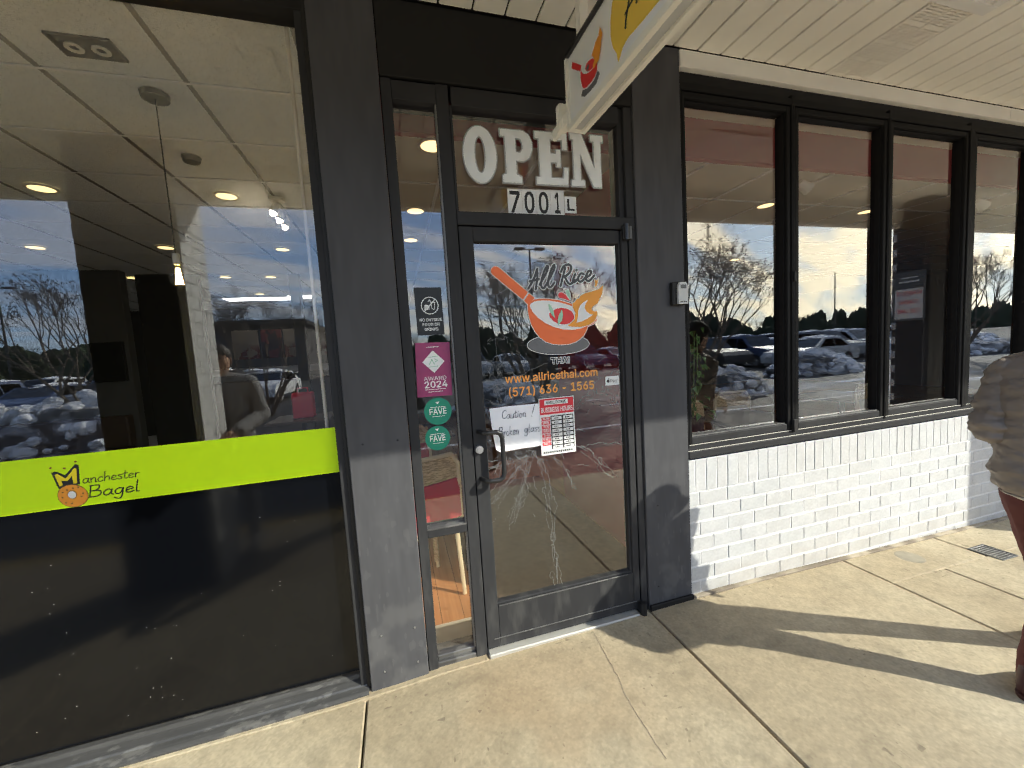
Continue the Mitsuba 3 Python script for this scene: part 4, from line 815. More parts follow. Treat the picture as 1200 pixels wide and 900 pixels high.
# ------------------------------------------------------------------ people
def sph(c, r, n=16): return m3.Manifold.sphere(float(r), n).translate([float(v) for v in c])
def bones(J, Rr, B_, n=16):
    parts = []
    for a, b in B_:
        parts.append(m3.Manifold.batch_hull([sph(J[a], Rr[a], n), sph(J[b], Rr[b], n)]))
    return m3.Manifold.batch_boolean(parts, m3.OpType.Add)
def to_tm(m, edge, it=8):
    if edge: m = m.refine_to_length(edge)
    q = m.to_mesh(); t = trimesh.Trimesh(q.vert_properties[:, :3], q.tri_verts, process=True)
    if it: trimesh.smoothing.filter_taubin(t, lamb=.5, nu=.53, iterations=it)
    return t
def puffy(t, A_, B_, pitch, amp, rad):
    """quilted rolls round the axis A_-B_ on the vertices near it"""
    A_, B_ = np.array(A_, float), np.array(B_, float); d = B_ - A_; L = np.linalg.norm(d); d /= L
    w = (t.vertices - A_) @ d; dist = np.linalg.norm(t.vertices - A_ - np.outer(w, d), axis=1)
    m = np.clip(1.3 - dist / rad, 0, .3) / .3 * ((w > -.03) & (w < L + .03))
    ph = w / pitch + 1.3 * meshkit.fbm(t.vertices * 5, 3, 4)
    t.vertices += t.vertex_normals * (m * amp * (np.abs(np.sin(np.pi * ph)) ** .6 - .6))[:, None]
    t.vertices += t.vertex_normals * ((meshkit.fbm(t.vertices * np.array([14, 14, 30]), 3, 2) - .5) * .024)[:, None]
    return t
def hand_mesh(wrist, direction, up):
    """palm, four bent fingers of unequal length and a thumb"""
    d = np.array(direction, float); d /= np.linalg.norm(d); u = np.array(up, float); u -= d * (u @ d); u /= np.linalg.norm(u); s = np.cross(d, u)
    w = np.array(wrist, float); P = [m3.Manifold.batch_hull([sph(w, .026), sph(w + d * .085 + s * .03, .012), sph(w + d * .085 - s * .03, .012), sph(w + d * .03 + s * .026, .014)])]
    for k_, ln_ in enumerate((.066, .076, .070, .054)):
        b_ = w + d * .085 + s * (.030 - .020 * k_); m1 = b_ + d * ln_ * .5 - u * .008; m2 = m1 + d * ln_ * .3 - u * .02; m4 = m2 + d * ln_ * .12 - u * .018
        for p, q, r0, r1 in ((b_, m1, .0095, .009), (m1, m2, .009, .0085), (m2, m4, .0085, .007)):
            P.append(m3.Manifold.batch_hull([sph(p, r0, 10), sph(q, r1, 10)]))
    t0 = w + d * .02 + s * .028; t1 = t0 + d * .035 + s * .022 - u * .01; t2 = t1 + d * .03 + s * .004 - u * .014
    for p, q in ((t0, t1), (t1, t2)): P.append(m3.Manifold.batch_hull([sph(p, .012, 10), sph(q, .009, 10)]))
    return m3.Manifold.batch_boolean(P, m3.OpType.Add)
def person(lbl, J, fwd, jacket, trouser, shoe, puff, cap=None):
    k = num('person'); lab(k, lbl, 'person')
    J = {a: np.array(b, float) for a, b in J.items()}
    F = np.array(fwd, float); F /= np.linalg.norm(F); Lf = np.array([-F[1], F[0], 0])
    h = J['head']; neck = J['neck']
    Rb = dict(neck=.055, chest=.12, pelvis=.12, head=.088, sl=.055, sr=.055, el=.04, er=.04, wl=.028, wr=.028, hl=.085, hr=.085, kl=.055, kr=.055, al=.04, ar=.04)
    Bn = [('neck', 'head'), ('neck', 'chest'), ('chest', 'pelvis'), ('chest', 'sl'), ('chest', 'sr'), ('sl', 'el'), ('el', 'wl'), ('sr', 'er'), ('er', 'wr'), ('pelvis', 'hl'), ('pelvis', 'hr'), ('hl', 'kl'), ('kl', 'al'), ('hr', 'kr'), ('kr', 'ar')]
    m = bones(J, Rb, Bn)
    face_ = [m3.Manifold.batch_hull([sph(h + [0, 0, .035], .088), sph(h + F * .02 - np.array([0, 0, .055]), .055), sph(h - F * .03 + np.array([0, 0, .03]), .088)]),
             m3.Manifold.batch_hull([sph(h + F * .092 + np.array([0, 0, .0]), .010, 8), sph(h + F * .085 + np.array([0, 0, .035]), .007, 8), sph(h + F * .085 + np.array([0, 0, -.006]) + Lf * .012, .008, 8), sph(h + F * .085 + np.array([0, 0, -.006]) - Lf * .012, .008, 8)]),
             m3.Manifold.batch_hull([sph(h + F * .076 + np.array([0, 0, -.038]) + Lf * .018, .007, 8), sph(h + F * .076 + np.array([0, 0, -.038]) - Lf * .018, .007, 8)])]
    for s in (-1, 1):
        face_.append(m3.Manifold.batch_hull([sph(h + Lf * s * .088 + np.array([0, 0, .02]), .012, 8), sph(h + Lf * s * .09 - F * .008 - np.array([0, 0, .018]), .010, 8)]))
    hands = []
    for s, w, e in ((1, 'wl', 'el'), (-1, 'wr', 'er')):
        hands.append(hand_mesh(J[w], J[w] - J[e], Lf * s + np.array([0, 0, .6])))
    feet = []
    body = m3.Manifold.batch_boolean([m] + face_ + hands, m3.OpType.Add)
    tb = to_tm(body, .03, 4)
    scene[k + '__body'] = mikit.ply(tb, {'type': 'ref', 'id': 'skin'}, smooth=True)
    for s in (-1, 1):
        e = h + F * .080 + Lf * s * .033 + np.array([0, 0, .022])
        scene[f'{k}__eye' + ('' if s < 0 else '_001')] = mikit.ply(trimesh.creation.icosphere(2, .011).apply_translation(e), {'type': 'ref', 'id': 'hair_dark'}, smooth=True)
    hair = m3.Manifold.batch_hull([sph(h + [0, 0, .05] - F * .012, .098), sph(h - F * .04 - [0, 0, .02], .085), sph(h - F * .035 + [0, 0, .03], .1)])
    scene[k + '__hair'] = mikit.ply(to_tm(hair, .02, 2), {'type': 'ref', 'id': 'hair_dark'}, smooth=True)
    if cap:
        c_ = m3.Manifold.batch_hull([sph(h + [0, 0, .066] - F * .01, .104), sph(h + [0, 0, .05] + F * .01, .104)])
        c_ = c_.trim_by_plane([0, 0, 1], float(h[2] + .045))
        bill = m3.Manifold.batch_hull([sph(h + F * .09 + [0, 0, .052] + Lf * .06, .006, 8), sph(h + F * .09 + [0, 0, .052] - Lf * .06, .006, 8), sph(h + F * .175 + [0, 0, .044] + Lf * .035, .005, 8), sph(h + F * .175 + [0, 0, .044] - Lf * .035, .005, 8)])
        scene[k + '__cap'] = mikit.ply(to_tm(c_ + bill, .02, 0), {'type': 'ref', 'id': cap}, smooth=35)
    Rj = dict(neck=.072, chest=.145, waist=.135, hem=.145, sl=.082, sr=.082, el=.070, er=.070, wl=.058, wr=.058)
    Jj = dict(J); Jj['waist'] = J['pelvis'] * .55 + J['chest'] * .45; Jj['hem'] = J['pelvis'] + [0, 0, .04]
    Jj['neck'] = neck - [0, 0, .01]
    parts = [m3.Manifold.batch_hull([sph(Jj[p] + Lf * s * .06, Rj[p]) for s in (-1, 1) for p in (a, b)]) for a, b in (('chest', 'waist'), ('waist', 'hem'))]
    parts += [m3.Manifold.batch_hull([sph(Jj['chest'] + Lf * s * .05, Rj['chest']) for s in (-1, 1)] + [sph(Jj['sl'], .075), sph(Jj['sr'], .075), sph(Jj['neck'], .07)])]
    jb = m3.Manifold.batch_boolean(parts, m3.OpType.Add)
    jb = jb.trim_by_plane([0, 0, 1], float(Jj['hem'][2] - .10))
    tj = to_tm(jb, .013 if puff else .03, 10)
    if puff: puffy(tj, Jj['hem'] - [0, 0, .12], Jj['neck'], .070, .009, .24)
    scene[k + '__jacket'] = mikit.ply(tj, {'type': 'ref', 'id': jacket}, smooth=True)
    for s, a, b, c in ((1, 'sl', 'el', 'wl'), (-1, 'sr', 'er', 'wr')):
        sm_ = m3.Manifold.batch_boolean([m3.Manifold.batch_hull([sph(J[a], Rj[a]), sph(J[b], Rj[b])]), m3.Manifold.batch_hull([sph(J[b], Rj[b]), sph(J[c], Rj[c])])], m3.OpType.Add)
        ts = to_tm(sm_, .011 if puff else .03, 10)
        if puff: puffy(ts, J[a], J[b], .058, .007, .12); puffy(ts, J[b], J[c], .058, .007, .11)
        scene[k + '__sleeve' + ('' if s > 0 else '_001')] = mikit.ply(ts, {'type': 'ref', 'id': jacket}, smooth=True)
    if puff:
        rim = jb.trim_by_plane([0, 0, -1], float(-(Jj['hem'][2] - .085)))
        tr_ = to_tm(rim, .02, 2); tr_.vertices[:, :2] = (tr_.vertices[:, :2] - Jj['hem'][:2]) * 1.012 + Jj['hem'][:2]; tr_.vertices[:, 2] -= .006
        scene[k + '__jacket__lining'] = mikit.ply(tr_, {'type': 'ref', 'id': 'lining_cream'}, smooth=True)
    Rt = dict(pelvis=.14, hl=.095, hr=.095, kl=.066, kr=.066, al=.055, ar=.055)
    tt = to_tm(bones({**J}, Rt, [('pelvis', 'hl'), ('pelvis', 'hr'), ('hl', 'kl'), ('kl', 'al'), ('hr', 'kr'), ('kr', 'ar')]), .025, 10)
    tt.vertices += tt.vertex_normals * ((meshkit.fbm(tt.vertices * np.array([14, 14, 9]), 3, 7) - .5) * .02)[:, None]
    scene[k + '__trousers'] = mikit.ply(tt, {'type': 'ref', 'id': trouser}, smooth=True)
    for i, (a, fd) in enumerate((('al', J.get('fdl', F)), ('ar', J.get('fdr', F)))):
        fd = np.array(fd, float); p = J[a].copy(); g = float(z0(p[0])) if p[1] > YC else -.16
        sd = np.array([-fd[1], fd[0], 0])
        lift = max(0., p[2] - g - .10)
        b0_ = np.array([p[0], p[1], g + lift]); 
        sh = m3.Manifold.batch_hull([sph(b0_ - fd * .045 + [0, 0, .045], .042), sph(b0_ - fd * .02 + [0, 0, .10], .045), sph(b0_ + fd * .13 + sd * .012 + [0, 0, .036], .034), sph(b0_ + fd * .13 - sd * .012 + [0, 0, .036], .034), sph(b0_ + fd * .175 + [0, 0, .030], .026)])
        sh = sh.trim_by_plane([0, 0, 1], float(g + lift + .018))
        scene[f'{k}__shoe' + ('' if i == 0 else '_001')] = mikit.ply(to_tm(sh, .02, 1), {'type': 'ref', 'id': shoe}, smooth=40)
        so = m3.Manifold.batch_hull([sph(b0_ - fd * .05 + [0, 0, .02], .04), sph(b0_ + fd * .15 + [0, 0, .02], .038)]).trim_by_plane([0, 0, 1], float(g + lift + .002)).trim_by_plane([0, 0, -1], float(-(g + lift + .022)))
        scene[f'{k}__shoe' + ('' if i == 0 else '_001') + '__sole'] = mikit.ply(to_tm(so, 0, 0), {'type': 'ref', 'id': shoe}, smooth=False)
    return k
F1 = np.array([.995, .10, 0]); F1 /= np.linalg.norm(F1); L1 = np.array([-F1[1], F1[0], 0])
c1 = np.array([2.555, -.99, 0])
J1 = dict(pelvis=c1 + [0, 0, .86], chest=c1 + F1 * .02 + [0, 0, 1.21], neck=c1 + F1 * .03 + [0, 0, 1.40], head=c1 + F1 * .06 + [0, 0, 1.545],
          sl=[2.585, -.82, 1.315], sr=c1 - L1 * .18 + [0, 0, 1.305], el=[2.475, -.815, 1.09], er=c1 - L1 * .24 - F1 * .10 + [0, 0, 1.07],
          wl=[2.695, -.835, .975], wr=c1 - L1 * .18 + F1 * .16 + [0, 0, .98],
          hl=c1 + L1 * .08 + [0, 0, .80], hr=c1 - L1 * .08 + [0, 0, .80], kl=[2.72, -.90, .44], al=[2.88, -.885, .06], kr=[2.46, -1.02, .44], ar=[2.40, -1.0, .085], fdl=F1, fdr=F1)
person('person in a taupe quilted jacket walking past at the right edge', J1, F1, 'jacket_taupe', 'trouser_maroon', 'shoe_maroon', True, 'cap_dark')
def stander(c, fwd, arms, H=1.0):
    F = np.array([*fwd, 0.]); F /= np.linalg.norm(F); L = np.array([-F[1], F[0], 0]); c = np.array([*c, 0.])
    g = 0. if c[1] > YC else -.16
    z = lambda v: np.array([0, 0, v * H + g])
    J = dict(pelvis=c + z(.95), chest=c + z(1.30), neck=c + z(1.50), head=c + F * .02 + z(1.64), sl=c + L * .19 + z(1.43), sr=c - L * .19 + z(1.43), hl=c + L * .09 + z(.90), hr=c - L * .09 + z(.90),
             kl=c + L * .10 + F * .03 + z(.50), kr=c - L * .11 + F * .03 + z(.50), al=c + L * .11 + z(.10), ar=c - L * .12 + F * .05 + z(.10))
    if arms == 'photo':
        J.update(el=c + L * .24 + F * .10 + z(1.17), er=c - L * .24 + F * .10 + z(1.17), wl=c + L * .10 + F * .27 + z(1.36), wr=c - L * .10 + F * .27 + z(1.36))
    else:
        J.update(el=c + L * .26 - F * .02 + z(1.15), er=c - L * .26 - F * .02 + z(1.15), wl=c + L * .12 + F * .22 + z(1.10), wr=c - L * .12 + F * .22 + z(1.06))
    return J, F
Jp, Fp = stander((-.06, -2.42), (.25, 1), 'photo', 1.02)
person('photographer in a navy coat holding up a phone, mirrored in the glass', Jp, Fp, 'cloth_navy', 'cloth_jean', 'shoe_maroon', False)
Jq, Fq = stander((-1.42, -1.80), (.2, 1), 'hold', .98)
person('person in a pale grey coat mirrored in the bagel shop window', Jq, Fq, 'cloth_light', 'cloth_light', 'sole_white', False)

# ------------------------------------------------------------------ bagel shop interior
RL = 'bagel_shop_room'
YB = 10.0
lab(RL, 'interior walls and floor of the bagel shop', 'room', kind='structure')
add(RL + '__floor', bx(-9.4, -.12, .13, YB, -.2, -.02, 0), 'floor_grey')
add(RL + '__back_wall', bx(-9.4, -.12, YB, YB + .1, -.2, 3.2, 0), 'wall_dark')
add(RL + '__side_wall', cat([bx(-9.5, -9.4, .13, YB, -.2, 3.2, 0)]), 'wall_grey')
add(RL + '__party_wall', bx(-.12, .015, .14, YB, -.2, 3.2, 0), 'wall_pale')
add(RL + '__partition', bx(-9.4, -3.75, 5.3, 5.45, -.02, 3.05, .004), 'wall_grey')
add(RL + '__partition', bx(-3.72, -2.9, 5.6, 5.7, -.02, 3.05, .004), 'wall_black')
ZC = 3.05
k = 'suspended_ceiling'; lab(k, 'suspended grid ceiling of square tiles in the bagel shop', 'ceiling', kind='structure')
add(k, bx(-9.4, -.12, .13, YB, ZC + .02, ZC + .1, 0), 'vent_dark')
tx0, ty0, tw = -.936, .706, .61
LIGHTS = [(-1.31, 2.25), (-1.31, 4.03), (-2.57, 2.25), (-2.57, 4.0), (-3.83, 4.05), (-2.60, 5.83), (-1.94, 5.85), (-3.86, 5.85), (-2.63, 7.65), (-3.9, 7.7), (-3.83, 2.25), (-1.31, 7.6)]
for i in range(-2, 14):
    for j in range(-1, 15):
        a, c = tx0 - tw * i, tx0 - tw * i - tw; d, e = ty0 + tw * j, ty0 + tw * (j + 1)
        a, c, d, e = min(a, -.125), max(c, -9.39), max(d, .135), min(e, YB)
        if a - c < .05 or e - d < .05: continue
        if c < -6.0 or d > 8.5:
            continue
        add(k + '__tile', bx(c + .009, a - .009, d + .009, e - .009, ZC + .004, ZC + .018, .002), 'ceiling_tile_m')
add(k + '__far_tiles', bx(-9.4, -6.0, .14, YB, ZC + .006, ZC + .016, 0), 'ceiling_tile_m')
add(k + '__far_tiles', bx(-6.0, -.13, 8.65, YB, ZC + .006, ZC + .016, 0), 'ceiling_tile_m')
for i in range(-1, 14):
    x = tx0 - tw * i
    if -9 < x < -.13: add(k + '__rail', bx(x - .012, x + .012, .135, YB, ZC - .001, ZC + .003, 0), 'ceiling_rail_dark')
for j in range(0, 15):
    y = ty0 + tw * j
    if y < YB: add(k + '__rail', bx(-9.39, -.125, y - .008, y + .008, ZC - .002, ZC + .0025, 0), 'ceiling_rail')
def downlight(x, y, z, r, pw, lbl, col=(1., .72, .36)):
    kk = num('ceiling_downlight'); lab(kk, lbl, 'ceiling light', 'lit recessed ceiling downlights')
    d = mikit.ply(trimesh.creation.cylinder(r, .004, sections=24).apply_translation((x, y, z - .008)), {'type': 'ref', 'id': 'fixture_white'})
    d['emitter'] = {'type': 'area', 'radiance': tex(*(pw * c for c in col))}
    scene[kk + '__lamp'] = d
    scene[kk + '__trim'] = mikit.ply(trimesh.creation.annulus(r, r + .018, .012, sections=24).apply_translation((x, y, z - .006)), {'type': 'ref', 'id': 'lamp_ring'})
dl = ['ceiling downlight in the bagel shop, %s' % s for s in ('nearest the pillar', 'second from the front near the pillar', 'front row middle', 'second row middle', 'second row far left', 'third row middle', 'third row right', 'third row left', 'fourth row middle', 'fourth row left', 'front row far left', 'back row right')]
for (x, y), s in zip(LIGHTS, dl): downlight(x, y, ZC, .078, .42, s, (1., .74, .30))
# pendant
px_, py_ = -1.14, .83
k = 'pendant_lamp'; lab(k, 'pendant lamp with a dark ceiling plate and a glowing filament bulb', 'pendant lamp')
add(k + '__ceiling_plate', cyl((px_, py_, ZC - .028), (px_, py_, ZC - .002), .062, .066, 28), 'dark_metal', smooth=40)
add(k + '__cord', cyl((px_, py_, 2.20), (px_, py_, ZC - .02), .0035, n=8), 'gasket')
add(k + '__socket', cyl((px_, py_, 2.14), (px_, py_, 2.20), .018, n=16), 'lamp_ring')
d = mikit.ply(cat([cyl((px_ + dx, py_, 2.03), (px_ + dx * .4, py_, 2.12), .0045, n=6) for dx in (-.016, -.005, .006, .017)]), {'type': 'ref', 'id': 'fixture_white'})
d['emitter'] = {'type': 'area', 'radiance': tex(26, 15, 3.2)}; scene[k + '__filament'] = d
bl = trimesh.creation.icosphere(3, .045); bl.vertices[:, 2] *= 1.45; bl.apply_translation((px_, py_, 2.08)); add(k + '__bulb', bl, 'clear_acrylic', smooth=True)
# spotlight bar
k = 'track_light'; lab(k, 'short bar of lit spotlights under the bagel shop ceiling', 'track light')
sx_, sy_ = -.92, 2.26
add(k + '__base', bx(sx_ - .06, sx_ + .06, sy_ - .05, sy_ + .05, ZC - .03, ZC, .003), 'lamp_ring')
add(k + '__bar', cyl((sx_, sy_, ZC - .04), (sx_ + .02, sy_ + .45, ZC - .06), .012), 'lamp_ring')
for q_ in range(3):
    yy = sy_ + .02 + q_ * .2
    add(k + '__spot', cyl((sx_ - .01, yy, ZC - .05), (sx_ - .04, yy - .02, ZC - .13), .028, .036, 16), 'fixture_white')
    d = mikit.ply(trimesh.creation.icosphere(2, .026).apply_translation((sx_ - .043, yy - .022, ZC - .14)), {'type': 'ref', 'id': 'fixture_white'}); d['emitter'] = {'type': 'area', 'radiance': tex(12, 10, 7)}; put(k + '__lamp', d)
k = 'ceiling_vent'; lab(k, 'dark square ceiling vent with two round outlets near the bagel shop window', 'ceiling vent')
add(k, bx(-1.36, -1.12, .44, .58, ZC - .010, ZC + .003, .002), 'dark_metal')
for dx in (-.05, .05): add(k + '__outlet', trimesh.creation.annulus(.018, .034, .006).apply_translation((-1.24 + dx, .51, ZC - .012)), 'lamp_ring')
k = 'smoke_detector'; add(k, cyl((-1.28, 1.56, ZC - .035), (-1.28, 1.56, ZC), .05, .06, 20), 'dark_metal', smooth=40); lab(k, 'small dark detector on the bagel shop ceiling', 'detector')
k = 'wall_screen'; add(k, bx(-4.28, -3.8, 5.24, 5.298, 1.45, 2.02, .004), 'gasket') ; lab(k, 'dark framed screen on the grey partition in the bagel shop', 'screen')
add(k + '__panel', bx(-4.26, -3.82, 5.236, 5.241, 1.47, 2.0, 0), 'screen_black')
for i, (xa_, xb_, m_) in enumerate(((-3.66, -3.12, 'menu_paper'), (-3.06, -2.62, 'menu_dark'), (-2.58, -2.12, 'menu_paper'), (-1.86, -1.35, 'menu_paper'))):
    k = num('menu_board'); scene[k] = mikit.ply(bx(xa_, xb_, 8.9, 8.94, 1.72, 2.40, .003), m_)
    lab(k, ('pale menu board at the left of the row', 'dark menu board, second of the row', 'pale menu board, third of the row', 'pale menu board right of the post')[i] + ' at the back of the bagel shop', 'menu board')
for i, (xa_, xb_, yy) in enumerate(((-3.5, -2.7, 8.2), (-2.75, -2.15, 8.2), (-2.2, -1.7, 8.0))):
    k = num('panel_light'); d = mikit.ply(bx(xa_, xb_, yy, yy + .35, ZC - .016, ZC - .003, 0), {'type': 'ref', 'id': 'fixture_white'}); d['emitter'] = {'type': 'area', 'radiance': tex(.7, .69, .65)}; scene[k] = d
    lab(k, ('left', 'middle', 'right')[i] + ' lit ceiling panel above the menu boards', 'ceiling light')
k = 'serving_counter'; lab(k, 'serving counter with a pale grey top rail in the bagel shop', 'counter')
add(k, bx(-3.6, -.6, 6.4, 7.0, -.02, 1.28, .01), 'table_dark'); add(k + '__top_rail', bx(-3.7, -.5, 6.3, 7.05, 1.40, 1.52, .006), 'stainless')
add(k + '__glass_guard', sheet(-3.6, -.6, 1.28, 1.40, 6.35), 'clear_acrylic')
k = 'ceiling_post'; add(k, bx(-1.62, -1.46, 5.6, 5.76, -.02, 3.05, .006), 'wall_grey'); lab(k, 'grey post in front of the serving counter', 'post')
k = 'pink_box'; add(k, bx(-1.30, -1.06, 3.6, 3.76, .86, 1.18, .012), 'pink_plastic'); lab(k, 'pink box on a table inside the bagel shop', 'box'); add(k + '__handle', tube([(-1.24, 3.68, 1.18), (-1.24, 3.68, 1.235), (-1.12, 3.68, 1.235), (-1.12, 3.68, 1.18)], .008, 6), 'pink_plastic')
def dtable(key, x, y, lbl, top='table_dark', h=.74, r=.36):
    k = num(key); lab(k, lbl, 'table')
    scene[k + '__top'] = mikit.ply(bx(x - r, x + r, y - r, y + r, h - .03, h, .006), top)
    scene[k + '__stem'] = mikit.ply(cyl((x, y, .0), (x, y, h - .03), .03), 'dark_metal')
    scene[k + '__base'] = mikit.ply(cyl((x, y, -.0), (x, y, .02), .22, .2, 24), 'dark_metal')
    return k
dtable('table', -1.2, 3.7, 'dark table inside the bagel shop holding a pink box', h=.86)
dtable('table', -3.2, 3.0, 'dark table left inside the bagel shop', r=.4)
k = 'bench'; add(k, bx(-6.5, -3.8, 4.7, 5.28, -.02, .48, .02), 'table_dark'); lab(k, 'dark bench along the grey partition in the bagel shop', 'bench'); add(k + '__back', bx(-6.5, -3.8, 5.12, 5.28, .5, .95, .02), 'table_dark')

# ------------------------------------------------------------------ thai shop interior
RT = 'thai_shop_room'; ZT = 2.80
lab(RT, 'interior floor and walls of the thai shop', 'room', kind='structure')
add(RT + '__floor', bx(.0155, 12.9, .34, 9, -.2, -.004, 0), 'wood_floor')
add(RT + '__entrance_mat', bx(.36, 1.55, .36, 2.6, -.0035, .006, .002), 'mat_brown')
add(RT + '__entrance_floor', bx(.0155, 12.9, .13, .338, -.2, .0, 0), 'cream_tile')
add(RT + '__back_wall', bx(.0155, 12.9, 9, 9.1, -.2, 3.2, 0), 'wall_olive')
add(RT + '__side_wall', bx(12.9, 13, .14, 9, -.2, 3.2, 0), 'wall_cream')
add(RT + '__ceiling', bx(.0155, 12.9, .55, 9, ZT + .002, ZT + .1, 0), 'ceiling_beige')
add(RT + '__ceiling', bx(.0155, 12.9, .13, .55, 3.06, 3.12, 0), 'ceiling_beige')
for j in range(1, 8):
    add(RT + '__ceiling_batten', bx(.016, 12.89, .55 + j * .62 - .012, .55 + j * .62 + .012, ZT - .003, ZT + .003, 0), 'ceiling_rail')
for j in range(16):
    add(RT + '__ceiling_batten', bx(.4 + j * .62 - .012, .4 + j * .62 + .012, .56, 8.9, ZT - .0025, ZT + .003, 0), 'ceiling_rail')
add(RT + '__bulkhead', bx(.0155, 12.9, .50, .549, ZT - .004, 3.06, 0), 'wall_maroon')
add(RT + '__entrance_wall', bx(1.56, 1.62, .16, 1.85, -.004, ZT - .006, .004), 'wall_maroon')
for x, y, s in ((.31, .62, 'over the sidelight'), (.26, 1.72, 'second behind the sidelight'), (.25, 2.6, 'third behind the sidelight'), (3.55, 1.22, 'behind the first casement window'), (4.95, 1.24, 'behind the second casement window'), (3.0, 3.4, 'deep inside behind the first casement'), (5.4, 3.4, 'deep inside behind the second casement')):
    downlight(x, y, ZT, .070, .5, 'ceiling downlight in the thai shop, ' + s, (1., .66, .28))
for i, (x, y, z) in enumerate(((3.0, .46, 2.66), (5.1, .46, 2.62))):
    k = num('spotlight'); scene[k] = mikit.ply(cyl((x, y, z), (x + .07, y - .02, z - .05), .03, .045, 16), 'fixture_white'); lab(k, ('first', 'second')[i] + ' small white spotlight on the maroon bulkhead', 'spotlight')
    scene[k + '__arm'] = mikit.ply(cyl((x, y + .04, z + .02), (x, y, z), .008, n=8), 'fixture_white')
def chair(x, y, rot, lbl, cushion='red_fabric', frame='rattan_pale'):
    k = num('rattan_chair'); lab(k, lbl, 'chair', 'rattan chairs in the thai shop')
    M_ = T().translate([x, y, 0]).rotate([0, 0, 1], rot)
    def a(nm, m, b, **kw): put(k + '__' + nm, mikit.ply(m, b, **kw), M_)
    for sx in (-1, 1):
        a('leg', tube([(sx * .20, -.20, .0), (sx * .19, -.19, .45)], [.013, .016], 8), frame)
        a('leg', tube([(sx * .19, .22, .0), (sx * .18, .19, .45), (sx * .20, .24, .86)], [.013, .016, .013], 8), frame)
        wr_ = cat([trimesh.creation.torus(.0165, .0035, major_sections=10, minor_sections=5).apply_translation((sx * .195, -.197, .05 + .011 * i)) for i in range(34)])
        a('leg_wrap', wr_, 'rattan', smooth=True); lab(k + '__leg_wrap', kind='stuff') if k + '__leg_wrap' not in labels else None
    a('seat', bx(-.22, .22, -.22, .21, .435, .46, .01), frame)
    a('cushion', bx(-.20, .20, -.20, .19, .461, .505, .018), cushion)
    for nm_, zc2, hh, mm_ in (('back_pad', .65, .25, cushion), ('back', .85, .14, 'rattan')):
        bk = trimesh.creation.box((.40, .02, hh)); bk = bk.subdivide_to_size(.05); bk.vertices[:, 1] += .215 + .03 * np.cos(bk.vertices[:, 0] * 6); bk.vertices[:, 2] += zc2
        a(nm_, bk, mm_, smooth=40)
    a('back_rim', tube([(-.21, .22, .5), (-.21, .235, .85), (-.15, .25, .935), (.15, .25, .935), (.21, .235, .85), (.21, .22, .5)], .014, 8), frame)
    return k
chair(.046, .72, 200, 'rattan chair with red cushion just inside the sidelight')
chair(.10, 1.95, 160, 'rattan chair deeper behind the sidelight')
chair(2.75, 1.05, 20, 'pale rattan chair behind the first casement window', 'cream_tile')
chair(4.95, .95, 0, 'rattan chair behind the third casement window', 'cream_tile')
chair(3.6, 1.9, 170, 'rattan chair behind the second casement window', 'cream_tile')
dtable('dining_table', 3.3, 1.35, 'dark dining table behind the casement windows', r=.4); dtable('dining_table', 5.3, 1.7, 'dark dining table behind the third casement window', r=.4); dtable('dining_table', .1, 2.5, 'dark dining table behind the sidelight', r=.4)
k = 'potted_plant'; lab(k, 'leafy green potted plant at the edge of the first casement window', 'plant')
add(k + '__pot', cat([cyl((1.86, .30, .93), (1.86, .30, 1.03), .06, .075, 20)]), 'pot_dark')
add(k + '__stand', bx(1.72, 2.0, .18, .42, -.004, .925, .01), 'table_dark')
lv = []
for i in range(60):
    z = rng.uniform(1.03, 1.62); a = rng.uniform(0, 6.28); r_ = rng.uniform(.02, .11)
    p = np.array([1.86 + r_ * math.cos(a), .30 + r_ * math.sin(a), z]); s = rng.uniform(.03, .055)
    m = trimesh.Trimesh([[0, 0, 0], [s * .5, s * .45, .01], [s * 1.2, 0, -.02], [s * .5, -s * .45, .01], [s * .5, 0, -.006]], [[0, 1, 4], [1, 2, 4], [2, 3, 4], [3, 0, 4]], process=False)
    m.apply_transform(trimesh.transformations.euler_matrix(rng.uniform(-.6, .6), rng.uniform(0, 1.0), a)); m.apply_translation(p); lv.append(m)
scene['leaf_two_sided'] = {'type': 'twosided', 'bsdf': {'type': 'ref', 'id': 'leaf_green'}}
add(k + '__leaves', cat(lv), 'leaf_two_sided'); lab(k + '__leaves', kind='stuff')
add(k + '__stem', cat([tube([(1.86, .30, 1.02), (1.86 + dx, .30 + dy, 1.3), (1.86 + 1.4 * dx, .30 + dy, 1.58)], .004, 5) for dx, dy in ((.03, .02), (-.04, .01), (.0, -.05))]), 'leaf_green')
# building shell
k = add('building_shell', cat([bx(-9.5, 13.1, .14, 10.2, 3.3, 3.45, 0), bx(-9.6, -9.5, .02, 10.2, -.2, 3.4, 0), bx(13.0, 13.1, .02, 10.2, -.2, 3.4, 0), bx(0, 13, 9.1, 10.2, -.2, 3.3, 0)]), 'far_wall'); lab(k, 'roof and outer walls of the shop building', 'building')

